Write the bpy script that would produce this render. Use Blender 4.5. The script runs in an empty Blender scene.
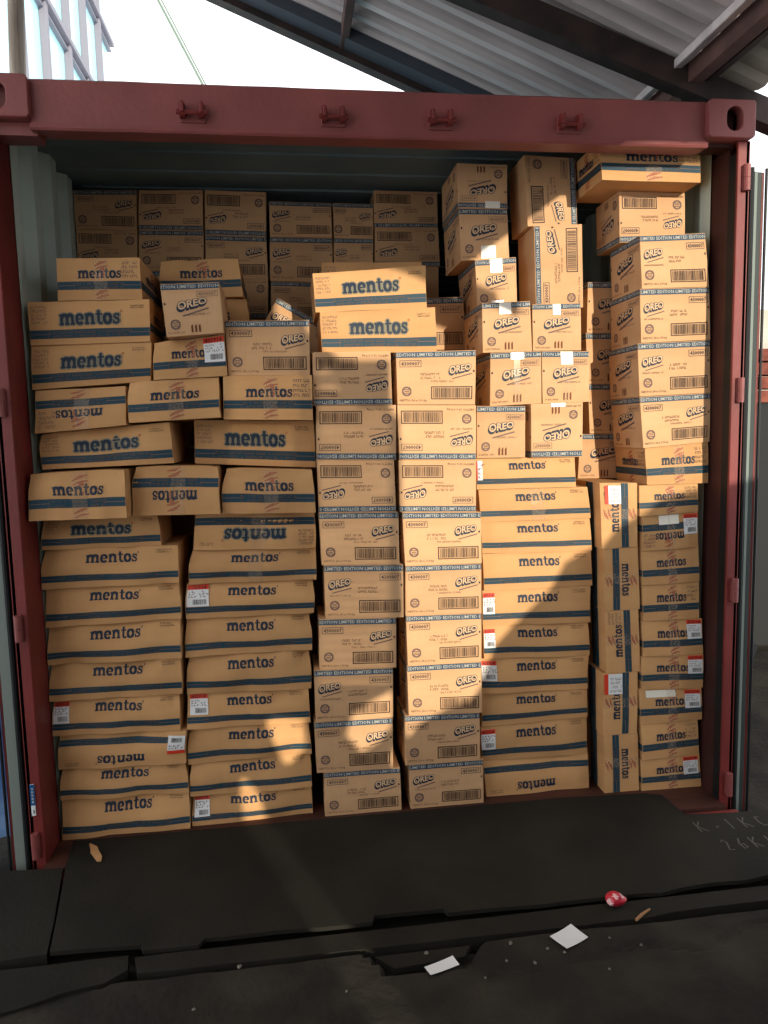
import bpy, bmesh, math, random
from mathutils import Vector, Matrix, noise
random.seed(7)
C = bpy.context.scene.collection
SC = bpy.context.scene
PI = math.pi

# ---------------------------------------------------------------- camera
cam_d = bpy.data.cameras.new('camera'); cam = bpy.data.objects.new('camera', cam_d); C.objects.link(cam)
yaw, pitch, roll = 0.126, 0.1079, -0.0233
fw = Vector((math.sin(yaw)*math.cos(pitch), math.cos(yaw)*math.cos(pitch), -math.sin(pitch)))
rt = Vector((math.cos(yaw), -math.sin(yaw), 0)); up = rt.cross(fw)
r2 = rt*math.cos(roll) + up*math.sin(roll); u2 = -rt*math.sin(roll) + up*math.cos(roll)
cam.matrix_world = Matrix(((r2.x, u2.x, -fw.x, -0.3415), (r2.y, u2.y, -fw.y, -2.3796), (r2.z, u2.z, -fw.z, 1.3732), (0, 0, 0, 1)))
cam_d.sensor_fit = 'VERTICAL'; cam_d.sensor_height = 36.0; cam_d.lens = 732.87/1024*36
cam_d.clip_start = 0.02; cam_d.clip_end = 300
SC.camera = cam

# ---------------------------------------------------------------- light
SUN_AZ, SUN_EL = math.radians(14), math.radians(9.5)      # from behind the camera, a little to the right, low
SUN_STRENGTH, SKY_STRENGTH = 4.8, 1.9
w = bpy.data.worlds.new('sky'); SC.world = w; w.use_nodes = True
bg = w.node_tree.nodes['Background']; bg.inputs[0].default_value = (0.97, 0.98, 1.0, 1); bg.inputs[1].default_value = SKY_STRENGTH
sd = bpy.data.lights.new('sun', 'SUN'); sd.energy = SUN_STRENGTH; sd.color = (1.0, 0.88, 0.71); sd.angle = math.radians(.5)
sun = bpy.data.objects.new('sun', sd); C.objects.link(sun)
SUN_DIR = Vector((-math.sin(SUN_AZ)*math.cos(SUN_EL), math.cos(SUN_AZ)*math.cos(SUN_EL), -math.sin(SUN_EL)))   # travel direction
sun.rotation_euler = SUN_DIR.to_track_quat('-Z', 'Y').to_euler()
sun.location = (2, -8, 4)
SC.view_settings.view_transform = 'Standard'; SC.view_settings.look = 'None'
SC.view_settings.gamma = 1; SC.view_settings.use_curve_mapping = False
SC.view_settings.exposure = 0.0

# ---------------------------------------------------------------- materials
def srgb(r, g, b):
    f = lambda c: (c/255/12.92 if c/255 <= .04045 else ((c/255+.055)/1.055)**2.4)
    return (f(r), f(g), f(b), 1)
def mat(name, col, rough=.8, metal=0.0, spec=.3, alpha=1.0):
    m = bpy.data.materials.new(name); m.use_nodes = True
    p = m.node_tree.nodes['Principled BSDF']
    p.inputs['Base Color'].default_value = col; p.inputs['Roughness'].default_value = rough
    p.inputs['Metallic'].default_value = metal; p.inputs['Specular IOR Level'].default_value = spec
    p.inputs['Alpha'].default_value = alpha
    return m
def varied(name, c1, c2, scale=(6, 6, 6), rough=.8, spec=.3, bump=.0, bscale=30, metal=0.0, obj_random=0.0, detail=6, lo=.35, hi=.65):
    m = mat(name, c1, rough, metal, spec); nt = m.node_tree; N = nt.nodes; L = nt.links; p = N['Principled BSDF']
    tc = N.new('ShaderNodeTexCoord'); mp = N.new('ShaderNodeMapping'); mp.inputs['Scale'].default_value = scale
    L.new(tc.outputs['Object'], mp.inputs['Vector'])
    nz = N.new('ShaderNodeTexNoise'); nz.inputs['Scale'].default_value = 1.0; nz.inputs['Detail'].default_value = detail
    L.new(mp.outputs[0], nz.inputs['Vector'])
    rp = N.new('ShaderNodeValToRGB'); rp.color_ramp.elements[0].position = lo; rp.color_ramp.elements[1].position = hi
    rp.color_ramp.elements[0].color = c1; rp.color_ramp.elements[1].color = c2
    L.new(nz.outputs['Fac'], rp.inputs[0])
    out = rp.outputs[0]
    if obj_random:
        oi = N.new('ShaderNodeObjectInfo'); mr = N.new('ShaderNodeMapRange')
        mr.inputs['To Min'].default_value = 1-obj_random; mr.inputs['To Max'].default_value = 1+obj_random
        L.new(oi.outputs['Random'], mr.inputs['Value'])
        hs = N.new('ShaderNodeHueSaturation'); L.new(out, hs.inputs['Color']); L.new(mr.outputs[0], hs.inputs['Value'])
        out = hs.outputs[0]
    L.new(out, p.inputs['Base Color'])
    if bump:
        n2 = N.new('ShaderNodeTexNoise'); n2.inputs['Scale'].default_value = bscale; n2.inputs['Detail'].default_value = 5
        L.new(tc.outputs['Object'], n2.inputs['Vector'])
        b = N.new('ShaderNodeBump'); b.inputs['Strength'].default_value = bump; b.inputs['Distance'].default_value = .01
        L.new(n2.outputs['Fac'], b.inputs['Height']); L.new(b.outputs[0], p.inputs['Normal'])
    return m
def cardboard(name, c1, c2):
    m = varied(name, c1, c2, scale=(3, 3, 9), rough=.82, spec=.15, obj_random=.07, lo=.3, hi=.7)
    nt = m.node_tree; N = nt.nodes; L = nt.links; p = N['Principled BSDF']
    tc = N.new('ShaderNodeTexCoord'); mp = N.new('ShaderNodeMapping'); mp.inputs['Scale'].default_value = (22, 22, 2.5)
    L.new(tc.outputs['Object'], mp.inputs['Vector'])
    nz = N.new('ShaderNodeTexNoise'); nz.inputs['Scale'].default_value = 1.0; nz.inputs['Detail'].default_value = 3
    L.new(mp.outputs[0], nz.inputs['Vector'])
    b = N.new('ShaderNodeBump'); b.inputs['Strength'].default_value = .6; b.inputs['Distance'].default_value = .008
    L.new(nz.outputs['Fac'], b.inputs['Height']); L.new(b.outputs[0], p.inputs['Normal'])
    return m
M = dict(
    kraft=cardboard('brown_cardboard', srgb(190, 144, 96), srgb(208, 163, 112)),
    pale=cardboard('pale_cardboard', srgb(196, 154, 112), srgb(212, 172, 130)),
    teal=mat('teal_ink', srgb(28, 62, 76), .6), navy=mat('navy_ink', srgb(54, 74, 92), .6),
    dark=mat('dark_blue_ink', srgb(30, 44, 62), .6), black=mat('black_ink', srgb(44, 32, 30), .6),
    halo=mat('halo_ink', srgb(128, 124, 104), .7), grey=mat('faded_ink', srgb(104, 76, 60), .7),
    cream=mat('light_ink', srgb(206, 174, 136), .7), bandtext=mat('band_lettering', srgb(176, 176, 166), .7),
    red=mat('orange_red_ink', srgb(168, 94, 62), .7), brown=mat('brown_ink', srgb(106, 60, 32), .7),
    stamp=mat('stamp_ink', srgb(112, 90, 82), .7),
    white=mat('label_paper', srgb(225, 228, 228), .5), labelred=mat('label_red', srgb(214, 62, 36), .5),
    tape=mat('clear_tape', srgb(214, 190, 160), .12, 0, .6, .14), papertape=mat('white_tape', srgb(232, 228, 214), .3, 0, .5),
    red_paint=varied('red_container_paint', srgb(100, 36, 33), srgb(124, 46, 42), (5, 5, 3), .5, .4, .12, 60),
    shaded_paint=varied('shade_darkened_paint', srgb(52, 26, 23), srgb(70, 36, 31), (5, 5, 3), .6, .3, .1, 60),  # right post inside and header end: shade put into a darker colour
    slate=mat('slate_grey_steel', srgb(62, 68, 76), .7),
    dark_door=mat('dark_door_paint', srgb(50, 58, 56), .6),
    lip_paint=varied('header_paint', srgb(120, 64, 62), srgb(138, 74, 70), (5, 5, 3), .45, .4, .1, 60),
    inner_paint=varied('grey_green_wall_paint', srgb(178, 196, 186), srgb(200, 214, 204), (2, 2, 5), .6, .3, .05, 40),
    ceil_paint=varied('grey_ceiling_paint', srgb(104, 126, 132), srgb(124, 144, 148), (2, 2, 2), .7),
    wood=varied('plywood_deck', srgb(62, 36, 30), srgb(84, 50, 40), (2, 14, 2), .6, .3, .1, 20),
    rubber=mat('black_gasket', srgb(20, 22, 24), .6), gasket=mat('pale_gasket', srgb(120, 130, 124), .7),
    darksteel=varied('dark_steel', srgb(36, 30, 28), srgb(60, 46, 42), (12, 12, 12), .6, .4, .1, 60, .3),
    rustred=varied('rusty_beam', srgb(70, 50, 47), srgb(92, 66, 60), (8, 8, 8), .7, .3, .1, 40),
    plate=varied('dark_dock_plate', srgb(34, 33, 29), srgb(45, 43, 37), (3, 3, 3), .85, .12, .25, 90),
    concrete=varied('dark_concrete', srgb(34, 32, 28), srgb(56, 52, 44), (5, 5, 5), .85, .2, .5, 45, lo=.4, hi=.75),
    chalk=mat('chalk', srgb(88, 86, 80), .9),
    sheet=varied('weathered_roof_sheet', srgb(172, 164, 164), srgb(208, 200, 198), (2, 9, 2), .6, .3, .08, 30),
    glass=mat('tinted_glass', srgb(180, 236, 244), .15, 0, .8),
    frame=mat('grey_window_frame', srgb(122, 120, 130), .5), pale_pole=varied('weathered_pole', srgb(120, 108, 96), srgb(172, 160, 146), (30, 30, 3), .6),
    plaster=varied('pale_plaster', srgb(150, 146, 134), srgb(186, 180, 166), (3, 3, 3), .9),
    blue=varied('blue_tarpaulin', srgb(46, 96, 160), srgb(120, 160, 204), (9, 9, 9), .45, .5, .5, 12),
    cable=mat('green_cable', srgb(110, 130, 116), .6), stickerblue=mat('blue_sticker', srgb(24, 84, 140), .4),
    pink=mat('red_wrapper', srgb(196, 40, 60), .3, 0, .6), pinkwhite=mat('wrapper_white', srgb(230, 180, 180), .3, 0, .6),
    stick=mat('bare_wood', srgb(160, 120, 84), .8), stone=varied('grey_stone', srgb(92, 88, 80), srgb(132, 128, 118), (9, 9, 9), .9),
    junk=mat('dark_sacking', srgb(40, 42, 42), .9),
)

# ---------------------------------------------------------------- helpers
def setp(o, label=None, cat=None, group=None, kind=None):
    if label: o['label'] = label
    if cat: o['category'] = cat
    if group: o['group'] = group
    if kind: o['kind'] = kind
    return o
def empty(name, loc=(0, 0, 0), **k):
    o = bpy.data.objects.new(name, None); C.objects.link(o); o.location = loc; return setp(o, **k)
class MB:
    def __init__(s): s.v = []; s.f = []; s.m = []; s.mats = []
    def mi(s, m):
        if m not in s.mats: s.mats.append(m)
        return s.mats.index(m)
    def add(s, vs, fs, m):
        b = len(s.v); s.v += [tuple(v) for v in vs]; k = s.mi(m)
        for f in fs: s.f.append(tuple(b+i for i in f)); s.m.append(k)
    def box(s, x0, y0, z0, x1, y1, z1, m, bev=0):
        if bev: return s.bevbox(x0, y0, z0, x1, y1, z1, m, bev)
        s.add([(x0,y0,z0),(x1,y0,z0),(x1,y1,z0),(x0,y1,z0),(x0,y0,z1),(x1,y0,z1),(x1,y1,z1),(x0,y1,z1)],
              [(0,3,2,1),(4,5,6,7),(0,1,5,4),(1,2,6,5),(2,3,7,6),(3,0,4,7)], m)
    def bevbox(s, x0, y0, z0, x1, y1, z1, m, b):
        bm = bmesh.new(); bmesh.ops.create_cube(bm, size=1)
        for v in bm.verts: v.co = Vector(((x0+x1)/2+v.co.x*(x1-x0), (y0+y1)/2+v.co.y*(y1-y0), (z0+z1)/2+v.co.z*(z1-z0)))
        bmesh.ops.bevel(bm, geom=list(bm.edges), offset=b, segments=2, affect='EDGES', profile=.5)
        s.bm(bm, m)
    def bm(s, bm, m):
        bm.verts.index_update(); s.add([v.co.copy() for v in bm.verts], [tuple(v.index for v in f.verts) for f in bm.faces], m); bm.free()
    def tube(s, pts, r, m, n=10):
        pts = [Vector(p) for p in pts]; rs = r if isinstance(r, (list, tuple)) else [r]*len(pts); vs = []; fs = []
        for i, p in enumerate(pts):
            d = (pts[min(i+1, len(pts)-1)]-pts[max(i-1, 0)]).normalized()
            a = d.orthogonal().normalized() if i == 0 else (a - d*a.dot(d)).normalized()
            b = d.cross(a)
            for k in range(n): t = 2*PI*k/n; vs.append(p+(a*math.cos(t)+b*math.sin(t))*rs[i])
        for i in range(len(pts)-1):
            for k in range(n): fs.append((i*n+k, i*n+(k+1)%n, (i+1)*n+(k+1)%n, (i+1)*n+k))
        fs.append(tuple(range(n))[::-1]); fs.append(tuple((len(pts)-1)*n+k for k in range(n)))
        s.add(vs, fs, m)
    def prism(s, poly, z0, z1, m):     # poly in xy
        n = len(poly); vs = [(x, y, z0) for x, y in poly]+[(x, y, z1) for x, y in poly]
        s.add(vs, [tuple(range(n))[::-1], tuple(range(n, 2*n))]+[(i, (i+1)%n, n+(i+1)%n, n+i) for i in range(n)], m)
    def build(s, name, parent=None, loc=(0, 0, 0), smooth=False, **k):
        me = bpy.data.meshes.new(name); me.from_pydata(s.v, [], s.f)
        for m in s.mats: me.materials.append(m)
        me.polygons.foreach_set('material_index', s.m)
        if smooth: me.polygons.foreach_set('use_smooth', [True]*len(s.f))
        me.update(); o = bpy.data.objects.new(name, me); C.objects.link(o); o.location = loc
        if parent: o.parent = parent
        return setp(o, **k)

# ---------------------------------------------------------------- lettering
_tc = {}
def text2d(s, offset=0.0, res=1):
    k = (s, offset, res)
    if k not in _tc:
        cu = bpy.data.curves.new('t', 'FONT'); cu.body = s; cu.offset = offset; cu.resolution_u = res; cu.size = 1.0
        o = bpy.data.objects.new('t', cu); C.objects.link(o); bpy.context.view_layer.update()
        me = bpy.data.meshes.new_from_object(o.evaluated_get(bpy.context.evaluated_depsgraph_get()))
        vs = [(v.co.x, v.co.y) for v in me.vertices]; fs = [tuple(p.vertices) for p in me.polygons]
        bpy.data.objects.remove(o); bpy.data.curves.remove(cu); bpy.data.meshes.remove(me)
        x0 = min(v[0] for v in vs); x1 = max(v[0] for v in vs); y0 = min(v[1] for v in vs); y1 = max(v[1] for v in vs)
        _tc[k] = (vs, fs, (x0, y0, x1, y1))
    return _tc[k]
def strip(pts, ws):
    vs = []; n = len(pts)
    for i in range(n):
        a = pts[max(i-1, 0)]; b = pts[min(i+1, n-1)]; d = (b[0]-a[0], b[1]-a[1]); l = math.hypot(*d) or 1
        nx, ny = -d[1]/l, d[0]/l; w = ws[i]/2
        vs += [(pts[i][0]+nx*w, pts[i][1]+ny*w), (pts[i][0]-nx*w, pts[i][1]-ny*w)]
    return vs, [(2*i, 2*i+1, 2*i+3, 2*i+2) for i in range(n-1)]
def arc(cx, cy, rx, ry, a0, a1, n, w0, w1=None):
    # thickness w0 where the stroke runs upright, w1 where it runs level
    w1 = w0 if w1 is None else w1; pts = []; ws = []
    for i in range(n+1):
        t = math.radians(a0+(a1-a0)*i/n); pts.append((cx+rx*math.cos(t), cy+ry*math.sin(t)))
        ws.append(w0*abs(math.cos(t))+w1*abs(math.sin(t)))
    return strip(pts, ws)
def rc(x0, y0, x1, y1): return [(x0, y0), (x1, y0), (x1, y1), (x0, y1)], [(0, 1, 2, 3)]
def slab_word():
    """the carton word in a bold slab serif, x-height 1"""
    out = []; x = 0
    def put(parts, adv):
        nonlocal x
        for vs, fs in parts: out.append(([(a+x, b) for a, b in vs], fs))
        x += adv
    def stem(a): return [rc(a-.02, 0, a+.30, .9), rc(a-.12, 0, a+.40, .17)]
    def hump(a, b): return [arc((a+b)/2, .6, (b-a)/2, .31, 0, 175, 8, .31, .26)]
    put(stem(.12)+[rc(0, .82, .3, .98)]+stem(.75)+stem(1.38)+hump(.3, .88)+hump(.93, 1.51), 1.86)
    put([arc(.5, .49, .36, .41, 10, 320, 18, .29, .2), rc(.2, .44, .9, .56), rc(.74, .46, .97, .62)], 1.06)
    put(stem(.12)+[rc(0, .82, .3, .98)]+stem(.8)+hump(.3, .93), 1.3)
    put([rc(.18, .2, .48, 1.28), rc(0, .83, .76, .98), arc(.56, .26, .23, .19, 180, 330, 7, .2, .16)], .84)
    put([arc(.52, .49, .38, .41, 0, 360, 22, .33, .2)], 1.1)
    put([strip([(.7, .72), (.58, .86), (.4, .9), (.22, .82), (.2, .66), (.4, .54), (.6, .44), (.7, .3), (.6, .12), (.4, .07), (.22, .12), (.1, .3)],
               [.14, .16, .18, .22, .24, .24, .24, .24, .2, .18, .16, .14]), rc(.62, .62, .76, .98), rc(.04, .0, .18, .38)], .8)
    vs = []; fs = []
    for v, f in out:
        b = len(vs); vs += v; fs += [tuple(b+i for i in q) for q in f]
    return vs, fs, (0, 0, x, 1.28)
WORD = slab_word()
class Art:
    """flat printed artwork on a w x h panel, origin bottom left"""
    def __init__(s, w, h): s.w = w; s.h = h; s.items = []
    def raw(s, vs, fs, m, layer=1): s.items.append((vs, fs, m, layer))
    def rect(s, x0, y0, x1, y1, m, layer=1, n=1):
        vs = []; fs = []
        for i in range(n+1):
            x = x0+(x1-x0)*i/n; vs += [(x, y0), (x, y1)]
        for i in range(n): fs.append((2*i, 2*i+2, 2*i+3, 2*i+1))
        s.raw(vs, fs, m, layer)
    def outline(s, x0, y0, x1, y1, t, m, layer=1):
        s.rect(x0, y0, x1, y0+t, m, layer, 4); s.rect(x0, y1-t, x1, y1, m, layer, 4); s.rect(x0, y0, x0+t, y1, m, layer); s.rect(x1-t, y0, x1, y1, m, layer)
    def text(s, body, x0, y0, x1, y1, m, layer=1, offset=0.0, src=None, tilt=0, taper=0, dx=0, dy=0, ref=None):
        vs, fs, bb = src or text2d(body, offset)
        if ref: bb = ref
        W = bb[2]-bb[0]; H = bb[3]-bb[1]; o = []
        for a, b in vs:
            t = (a-bb[0])/W; q = (b-bb[1])/H
            q2 = .5+(q-.5)*(1-taper*t)
            o.append((x0+t*(x1-x0)+dx, y0+q2*(y1-y0)+tilt*t*(x1-x0)+dy))
        s.raw(o, fs, m, layer)
    def scribble(s, x0, y0, x1, y1, m, seed=1, layer=1, rows=1):
        """rows of small letters too fine to read"""
        R = random.Random(seed); rh = (y1-y0)/rows
        for r in range(rows):
            x = x0; yb = y0+rh*r; hh = rh*.6
            while x < x1:
                l = hh*R.uniform(.35, .6)
                k = R.random()
                if k < .82:
                    s.rect(x, yb, x+l*.35, yb+hh, m, layer); s.rect(x+l*.35, yb+(hh*.75 if k < .4 else 0), x+l, yb+(hh if k < .4 else hh*.25), m, layer)
                x += l*1.35 if k < .82 else l*1.2
    def barcode(s, x0, y0, x1, y1, m, seed=3, frame=True, layer=1):
        R = random.Random(seed); t = (y1-y0)*.07
        if frame: s.outline(x0, y0, x1, y1, t, m, layer)
        x = x0+(x1-x0)*.05
        while x < x1-(x1-x0)*.05:
            l = R.choice([.006, .01, .016])*(x1-x0)*1.3; s.rect(x, y0+t*1.7, x+l, y1-t*1.7, m, layer); x += l+R.choice([.008, .014, .02])*(x1-x0)
    def disc(s, cx, cy, r, m, layer=1):
        v, f = arc(cx, cy, r*.85, r*.85, 0, 360, 14, r*.28); s.raw(v, f, m, layer)
        for k in range(3): s.rect(cx-r*.5, cy-r*.45+k*r*.35, cx+r*.5, cy-r*.28+k*r*.35, m, layer)
def sweet_band(a, y0, y1, end):
    w = a.w; ink = M['teal']; t = y1-y0
    a.rect(0.001, y0, w-.001, y1, ink, 1, 22)
    a.rect(0.001, y0+t*.46, w*end, y0+t*.54, M['stamp'], 2, 4); a.rect(w*(1-end), y0+t*.46, w-.001, y0+t*.54, M['stamp'], 2, 4)
    a.scribble(w*(end-.02), y0+t*.05, w*(1.02-end), y0+t*1.02, M['grey'], 5, 2, 2)
def art_sweets(kind, w, h, seed):
    a = Art(w, h)
    if kind == 'M':        # long side, small word
        sweet_band(a, .17*h, .34*h, .17)
        a.text('', .325*w, .63*h, .695*w, .89*h, M['dark'], 2, src=WORD)
        a.rect(.70*w, .84*h, .708*w, .88*h, M['dark'], 2)
        a.scribble(.84*w, .83*h, .95*w, .95*h, M['black'], seed, 1, 2)
    elif kind == 'N':      # long side, large word
        sweet_band(a, .14*h, .34*h, .17)
        vs, fs, bb = WORD
        for dx, dy in ((-.005, 0), (.005, 0), (0, .004), (0, -.004)):
            a.text('', .25*w, .44*h, .75*w, .77*h, M['halo'], 1, src=WORD, dx=dx, dy=dy)
        a.text('', .25*w, .44*h, .75*w, .77*h, M['dark'], 4, src=WORD)
        a.disc(.765*w, .74*h, .004, M['red'])
        a.scribble(.02*w, .48*h, .14*w, .93*h, M['stamp'], seed+1, 1, 5)
        a.scribble(.84*w, .80*h, .95*w, .90*h, M['black'], seed, 1, 2)
    else:                  # end face with star flashes
        sweet_band(a, .25*h, .44*h, .22)
        R = random.Random(seed)
        for cy, sgn in ((.80, 1), (.11, -1)):
            cx = (.53)*w
            v, f = strip([(cx-.08*w, cy*h-.0*h), (cx-.01*w, cy*h+.08*h), (cx+.07*w, cy*h+.12*h)], [.004, .011, .003]); a.raw(v, f, M['red'], 1)
            v, f = strip([(cx-.07*w, cy*h-.08*h), (cx, cy*h-.02*h), (cx+.08*w, cy*h+.0*h)], [.003, .008, .003]); a.raw(v, f, M['red'], 1)
        if kind == 'E': a.rect(.52*w, .52*h, .57*w, .76*h, M['red'], 1)
        a.text('', .25*w, .51*h, .77*w, .745*h, M['dark'], 2, src=WORD)
        if seed % 3 == 0: a.scribble(.78*w, .52*h, .96*w, .95*h, M['stamp'], seed, 1, 4)
    return a
def biscuit_logo(a, x0, y0, x1, y1, layer=1):
    vs, fs, bb = text2d('OREO', .085, 3); W = bb[2]-bb[0]
    L = dict(tilt=.16, taper=.30, ref=bb); u = (x1-x0); big = dict(L)
    for k in range(4):
        v, f, _ = text2d('OREO', .085, 3); a.text('', x0, y0, x1, y1, M['dark'], layer, src=(v, f, bb), dx=-.010*u*k, dy=-.022*u*k, **L)
    v, f, _ = text2d('OREO', .03, 3); a.text('', x0, y0, x1, y1, M['cream'], layer+1, src=(v, f, bb), **L)
    v, f = strip([(x0+.15*u, y0-.16*u), (x1+.02*u, y0+.06*u)], [.045*u, .05*u]); a.raw(v, f, M['stamp'], layer)
def art_biscuit(kind, w, h, mirror, seed):
    a = Art(w, h)
    bh = .115*h
    a.rect(.001, h-bh, w-.001, h-.002, M['navy'], 1, 12)
    words = 'EDITION LIMITED EDITION LIMITED E' if not mirror else 'LIMITED EDITION LIMITED EDITION'
    if kind == 'o': words = words[:19] if mirror else 'ITION LIMITED EDITION'
    a.text(words, .01*w, h-bh*.80, .99*w, h-bh*.26, M['bandtext'], 2, .012)
    m = M['black']
    if kind == 'O':
        lx = .66 if not mirror else .05; nx = .04 if not mirror else .70
        biscuit_logo(a, lx*w, .55*h, (lx+.285)*w, .725*h)
        a.outline(nx*w, .71*h, (nx+.27)*w, .835*h, .0015, M['dark']); a.text('4300007', (nx+.02)*w, .735*h, (nx+.25)*w, .81*h, M['dark'], 2, .01)
        tx = .30 if not mirror else .42
        a.scribble(tx*w, .48*h, (tx+.24)*w, .62*h, M['grey'], seed, 1, 2)
        a.scribble((.42 if not mirror else .05)*w, .42*h, (.72 if not mirror else .33)*w, .47*h, M['grey'], seed+2)
        a.barcode(.43*w, .10*h, .96*w, .34*h, m, 4)
        a.disc(.12*w, .25*h, .017, M['stamp'])
        a.text('NETTO: 20 x 119,6g', .03*w, .05*h, .37*w, .10*h, M['grey'], 1, .01)
        a.rect(.965*w, .60*h, .985*w, .64*h, m)
    else:
        a.outline(.60*w, .73*h, .96*w, .84*h, .0012, M['stamp']); a.text('4300007', .63*w, .75*h, .93*w, .82*h, M['stamp'], 2, .008)
        biscuit_logo(a, .24*w, .47*h, .77*w, .66*h)
        a.disc(.18*w, .22*h, .016, M['stamp'])
        a.scribble(.04*w, .05*h, .34*w, .10*h, M['grey'], seed)
        for k in range(3):
            v, f = strip([(.46*w+k*.012, .05*h), (.46*w+k*.012, .17*h), (.47*w+k*.012, .20*h)], [.006, .006, .002]); a.raw(v, f, M['brown'], 1)
        a.scribble(.35*w, .38*h, .80*w, .43*h, M['stamp'], seed+4)
        a.rect(.02*w, .60*h, .05*w, .64*h, m)
    return a

# ---------------------------------------------------------------- cartons
class Shell:
    """a carton as a bent box: a,b,c in 0..1 across, up, inwards"""
    def __init__(s, tl, tr, br, bl, depth, amp, bulge, seed):
        s.q = (tl, tr, br, bl); s.d = depth; s.amp = amp; s.bulge = bulge; s.o = Vector((seed*7.3, seed*3.1, seed*1.7))
        s.soft = amp > .0075; R = random.Random(seed*5+1); s.fold = R.uniform(.48, .62)
        s.dents = [(c, 1, R.uniform(.03, .05), R.uniform(.006, .020)) for c in (0, 1) if R.random() < .75]+[(R.uniform(.1, .9), R.choice((0, 1)), R.uniform(.03, .06), R.uniform(-.008, .012)) for _ in range(3)]
        s.w = ((tr[0]-tl[0])+(br[0]-bl[0]))/2; s.h = ((tl[1]-bl[1])+(tr[1]-br[1]))/2
    def p(s, a, b, c):
        tl, tr, br, bl = s.q
        x = (bl[0]*(1-a)+br[0]*a)*(1-b)+(tl[0]*(1-a)+tr[0]*a)*b
        z = (bl[1]*(1-a)+br[1]*a)*(1-b)+(tl[1]*(1-a)+tr[1]*a)*b
        y = c*s.d
        P = Vector((x, y, z))
        n = noise.noise_vector(Vector((a*s.w*7, b*s.h*9, c*s.d*7))+s.o)
        ex = math.sin(PI*min(max(a, 0), 1)); ez = math.sin(PI*min(max(b, 0), 1)); fc = 1-c
        P.x += n.x*s.amp*.5*ez; P.z += n.z*s.amp*.35*ex*(b*(1-b)*4)
        P.y += (n.y*s.amp*1.5 - s.bulge*ex*ez*(.8+.4*b) + s.amp*2.3*b*b*(.45+.55*ex))*fc
        if s.soft:                      # crushed corners, dents and a fold down the middle
            for ca, cb, r_, k in s.dents:
                g = math.exp(-(((a-ca)*s.w)**2+((b-cb)*s.h)**2)/(r_*r_))
                P.y += k*g*fc; P.z -= .25*max(k, 0)*g*b*(1 if cb > .5 else 0); P.x += (.5*k*g if ca < .5 else -.5*k*g)*(1 if ca in (0, 1) else 0)
            P.y += (.0035*math.exp(-(((a-s.fold)*s.w)/.012)**2) + .003*math.exp(-(((a-s.fold+.22)*s.w)/.014)**2))*fc*ez
        return P
    def body(s, mb, m):
        nx = max(8, int(s.w/.013)); nz = max(7, int(s.h/.013)); ny = 6
        def grid(f, n1, n2):
            vs = [f(i/n1, j/n2) for j in range(n2+1) for i in range(n1+1)]; k = n1+1
            mb.add(vs, [(j*k+i, j*k+i+1, (j+1)*k+i+1, (j+1)*k+i) for j in range(n2) for i in range(n1)], m)
        grid(lambda i, j: s.p(i, j, 0), nx, nz); grid(lambda i, j: s.p(1-i, j, 1), nx, nz)
        grid(lambda i, j: s.p(0, j, 1-i), ny, nz); grid(lambda i, j: s.p(1, j, i), ny, nz)
        grid(lambda i, j: s.p(i, 1, j), nx, ny); grid(lambda i, j: s.p(i, 0, 1-j), nx, ny)
    def ink(s, mb, art, face='front', turn=0, lift=.0007):
        for vs, fs, m, layer in art.items:
            o = []
            for x, y in vs:
                u = x/art.w; v = y/art.h
                if turn == 2: u, v = 1-u, 1-v
                elif turn == 1: u, v = 1-v, u          # turned anticlockwise, top to the left
                elif turn == 3: u, v = v, 1-u          # turned clockwise, top to the right
                d = lift+layer*.0004
                if face == 'front': P = s.p(u, v, 0); P.y -= d
                elif face == 'left': P = s.p(0, v, 1-u); P.x -= d
                else: P = s.p(1, v, u); P.x += d
                o.append(P)
            mb.add(o, fs, m)
def sticker(sh, parent, u0, v0, u1, v1, style):
    wide = (u1-u0)*sh.w; high = (v1-v0)*sh.h; a = Art(1, 1); mb = MB()
    n = 4
    def R(x0, y0, x1, y1, m, layer=1):
        ny = max(1, round((y1-y0)*6))
        for j in range(ny): a.rect(u0+(u1-u0)*x0, v0+(v1-v0)*(y0+(y1-y0)*j/ny), u0+(u1-u0)*x1, v0+(v1-v0)*(y0+(y1-y0)*(j+1)/ny), m, layer, n)
    R(0, 0, 1, 1, M['white'])
    if style == 'side': R(0, 0, .22, 1, M['labelred'], 2)
    elif style == 'down': R(0, 0, 1, .2, M['labelred'], 2)
    else: R(0, .78, 1, 1, M['labelred'], 2)
    W = u1-u0; H = v1-v0
    if style == 'up':
        a.text('435914', u0+.08*W, v0+.80*H, u0+.9*W, v0+.97*H, M['black'], 3, .01)
        a.scribble(u0+.08*W, v0+.42*H, u0+.92*W, v0+.76*H, M['stamp'], 3, 2, 3)
        a.barcode(u0+.25*W, v0+.06*H, u0+.92*W, v0+.36*H, M['black'], 8, False, 2)
    elif style == 'down':
        a.scribble(u0+.08*W, v0+.28*H, u0+.92*W, v0+.55*H, M['stamp'], 3, 2, 2)
        a.barcode(u0+.15*W, v0+.60*H, u0+.85*W, v0+.92*H, M['black'], 8, False, 2)
    else:
        a.scribble(u0+.3*W, v0+.1*H, u0+.92*W, v0+.9*H, M['stamp'], 3, 2, 4)
    sh.ink(mb, a, lift=.0026)
    return mb.build('shipping_label', parent, label='white shipping label with an orange-red header')
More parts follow.
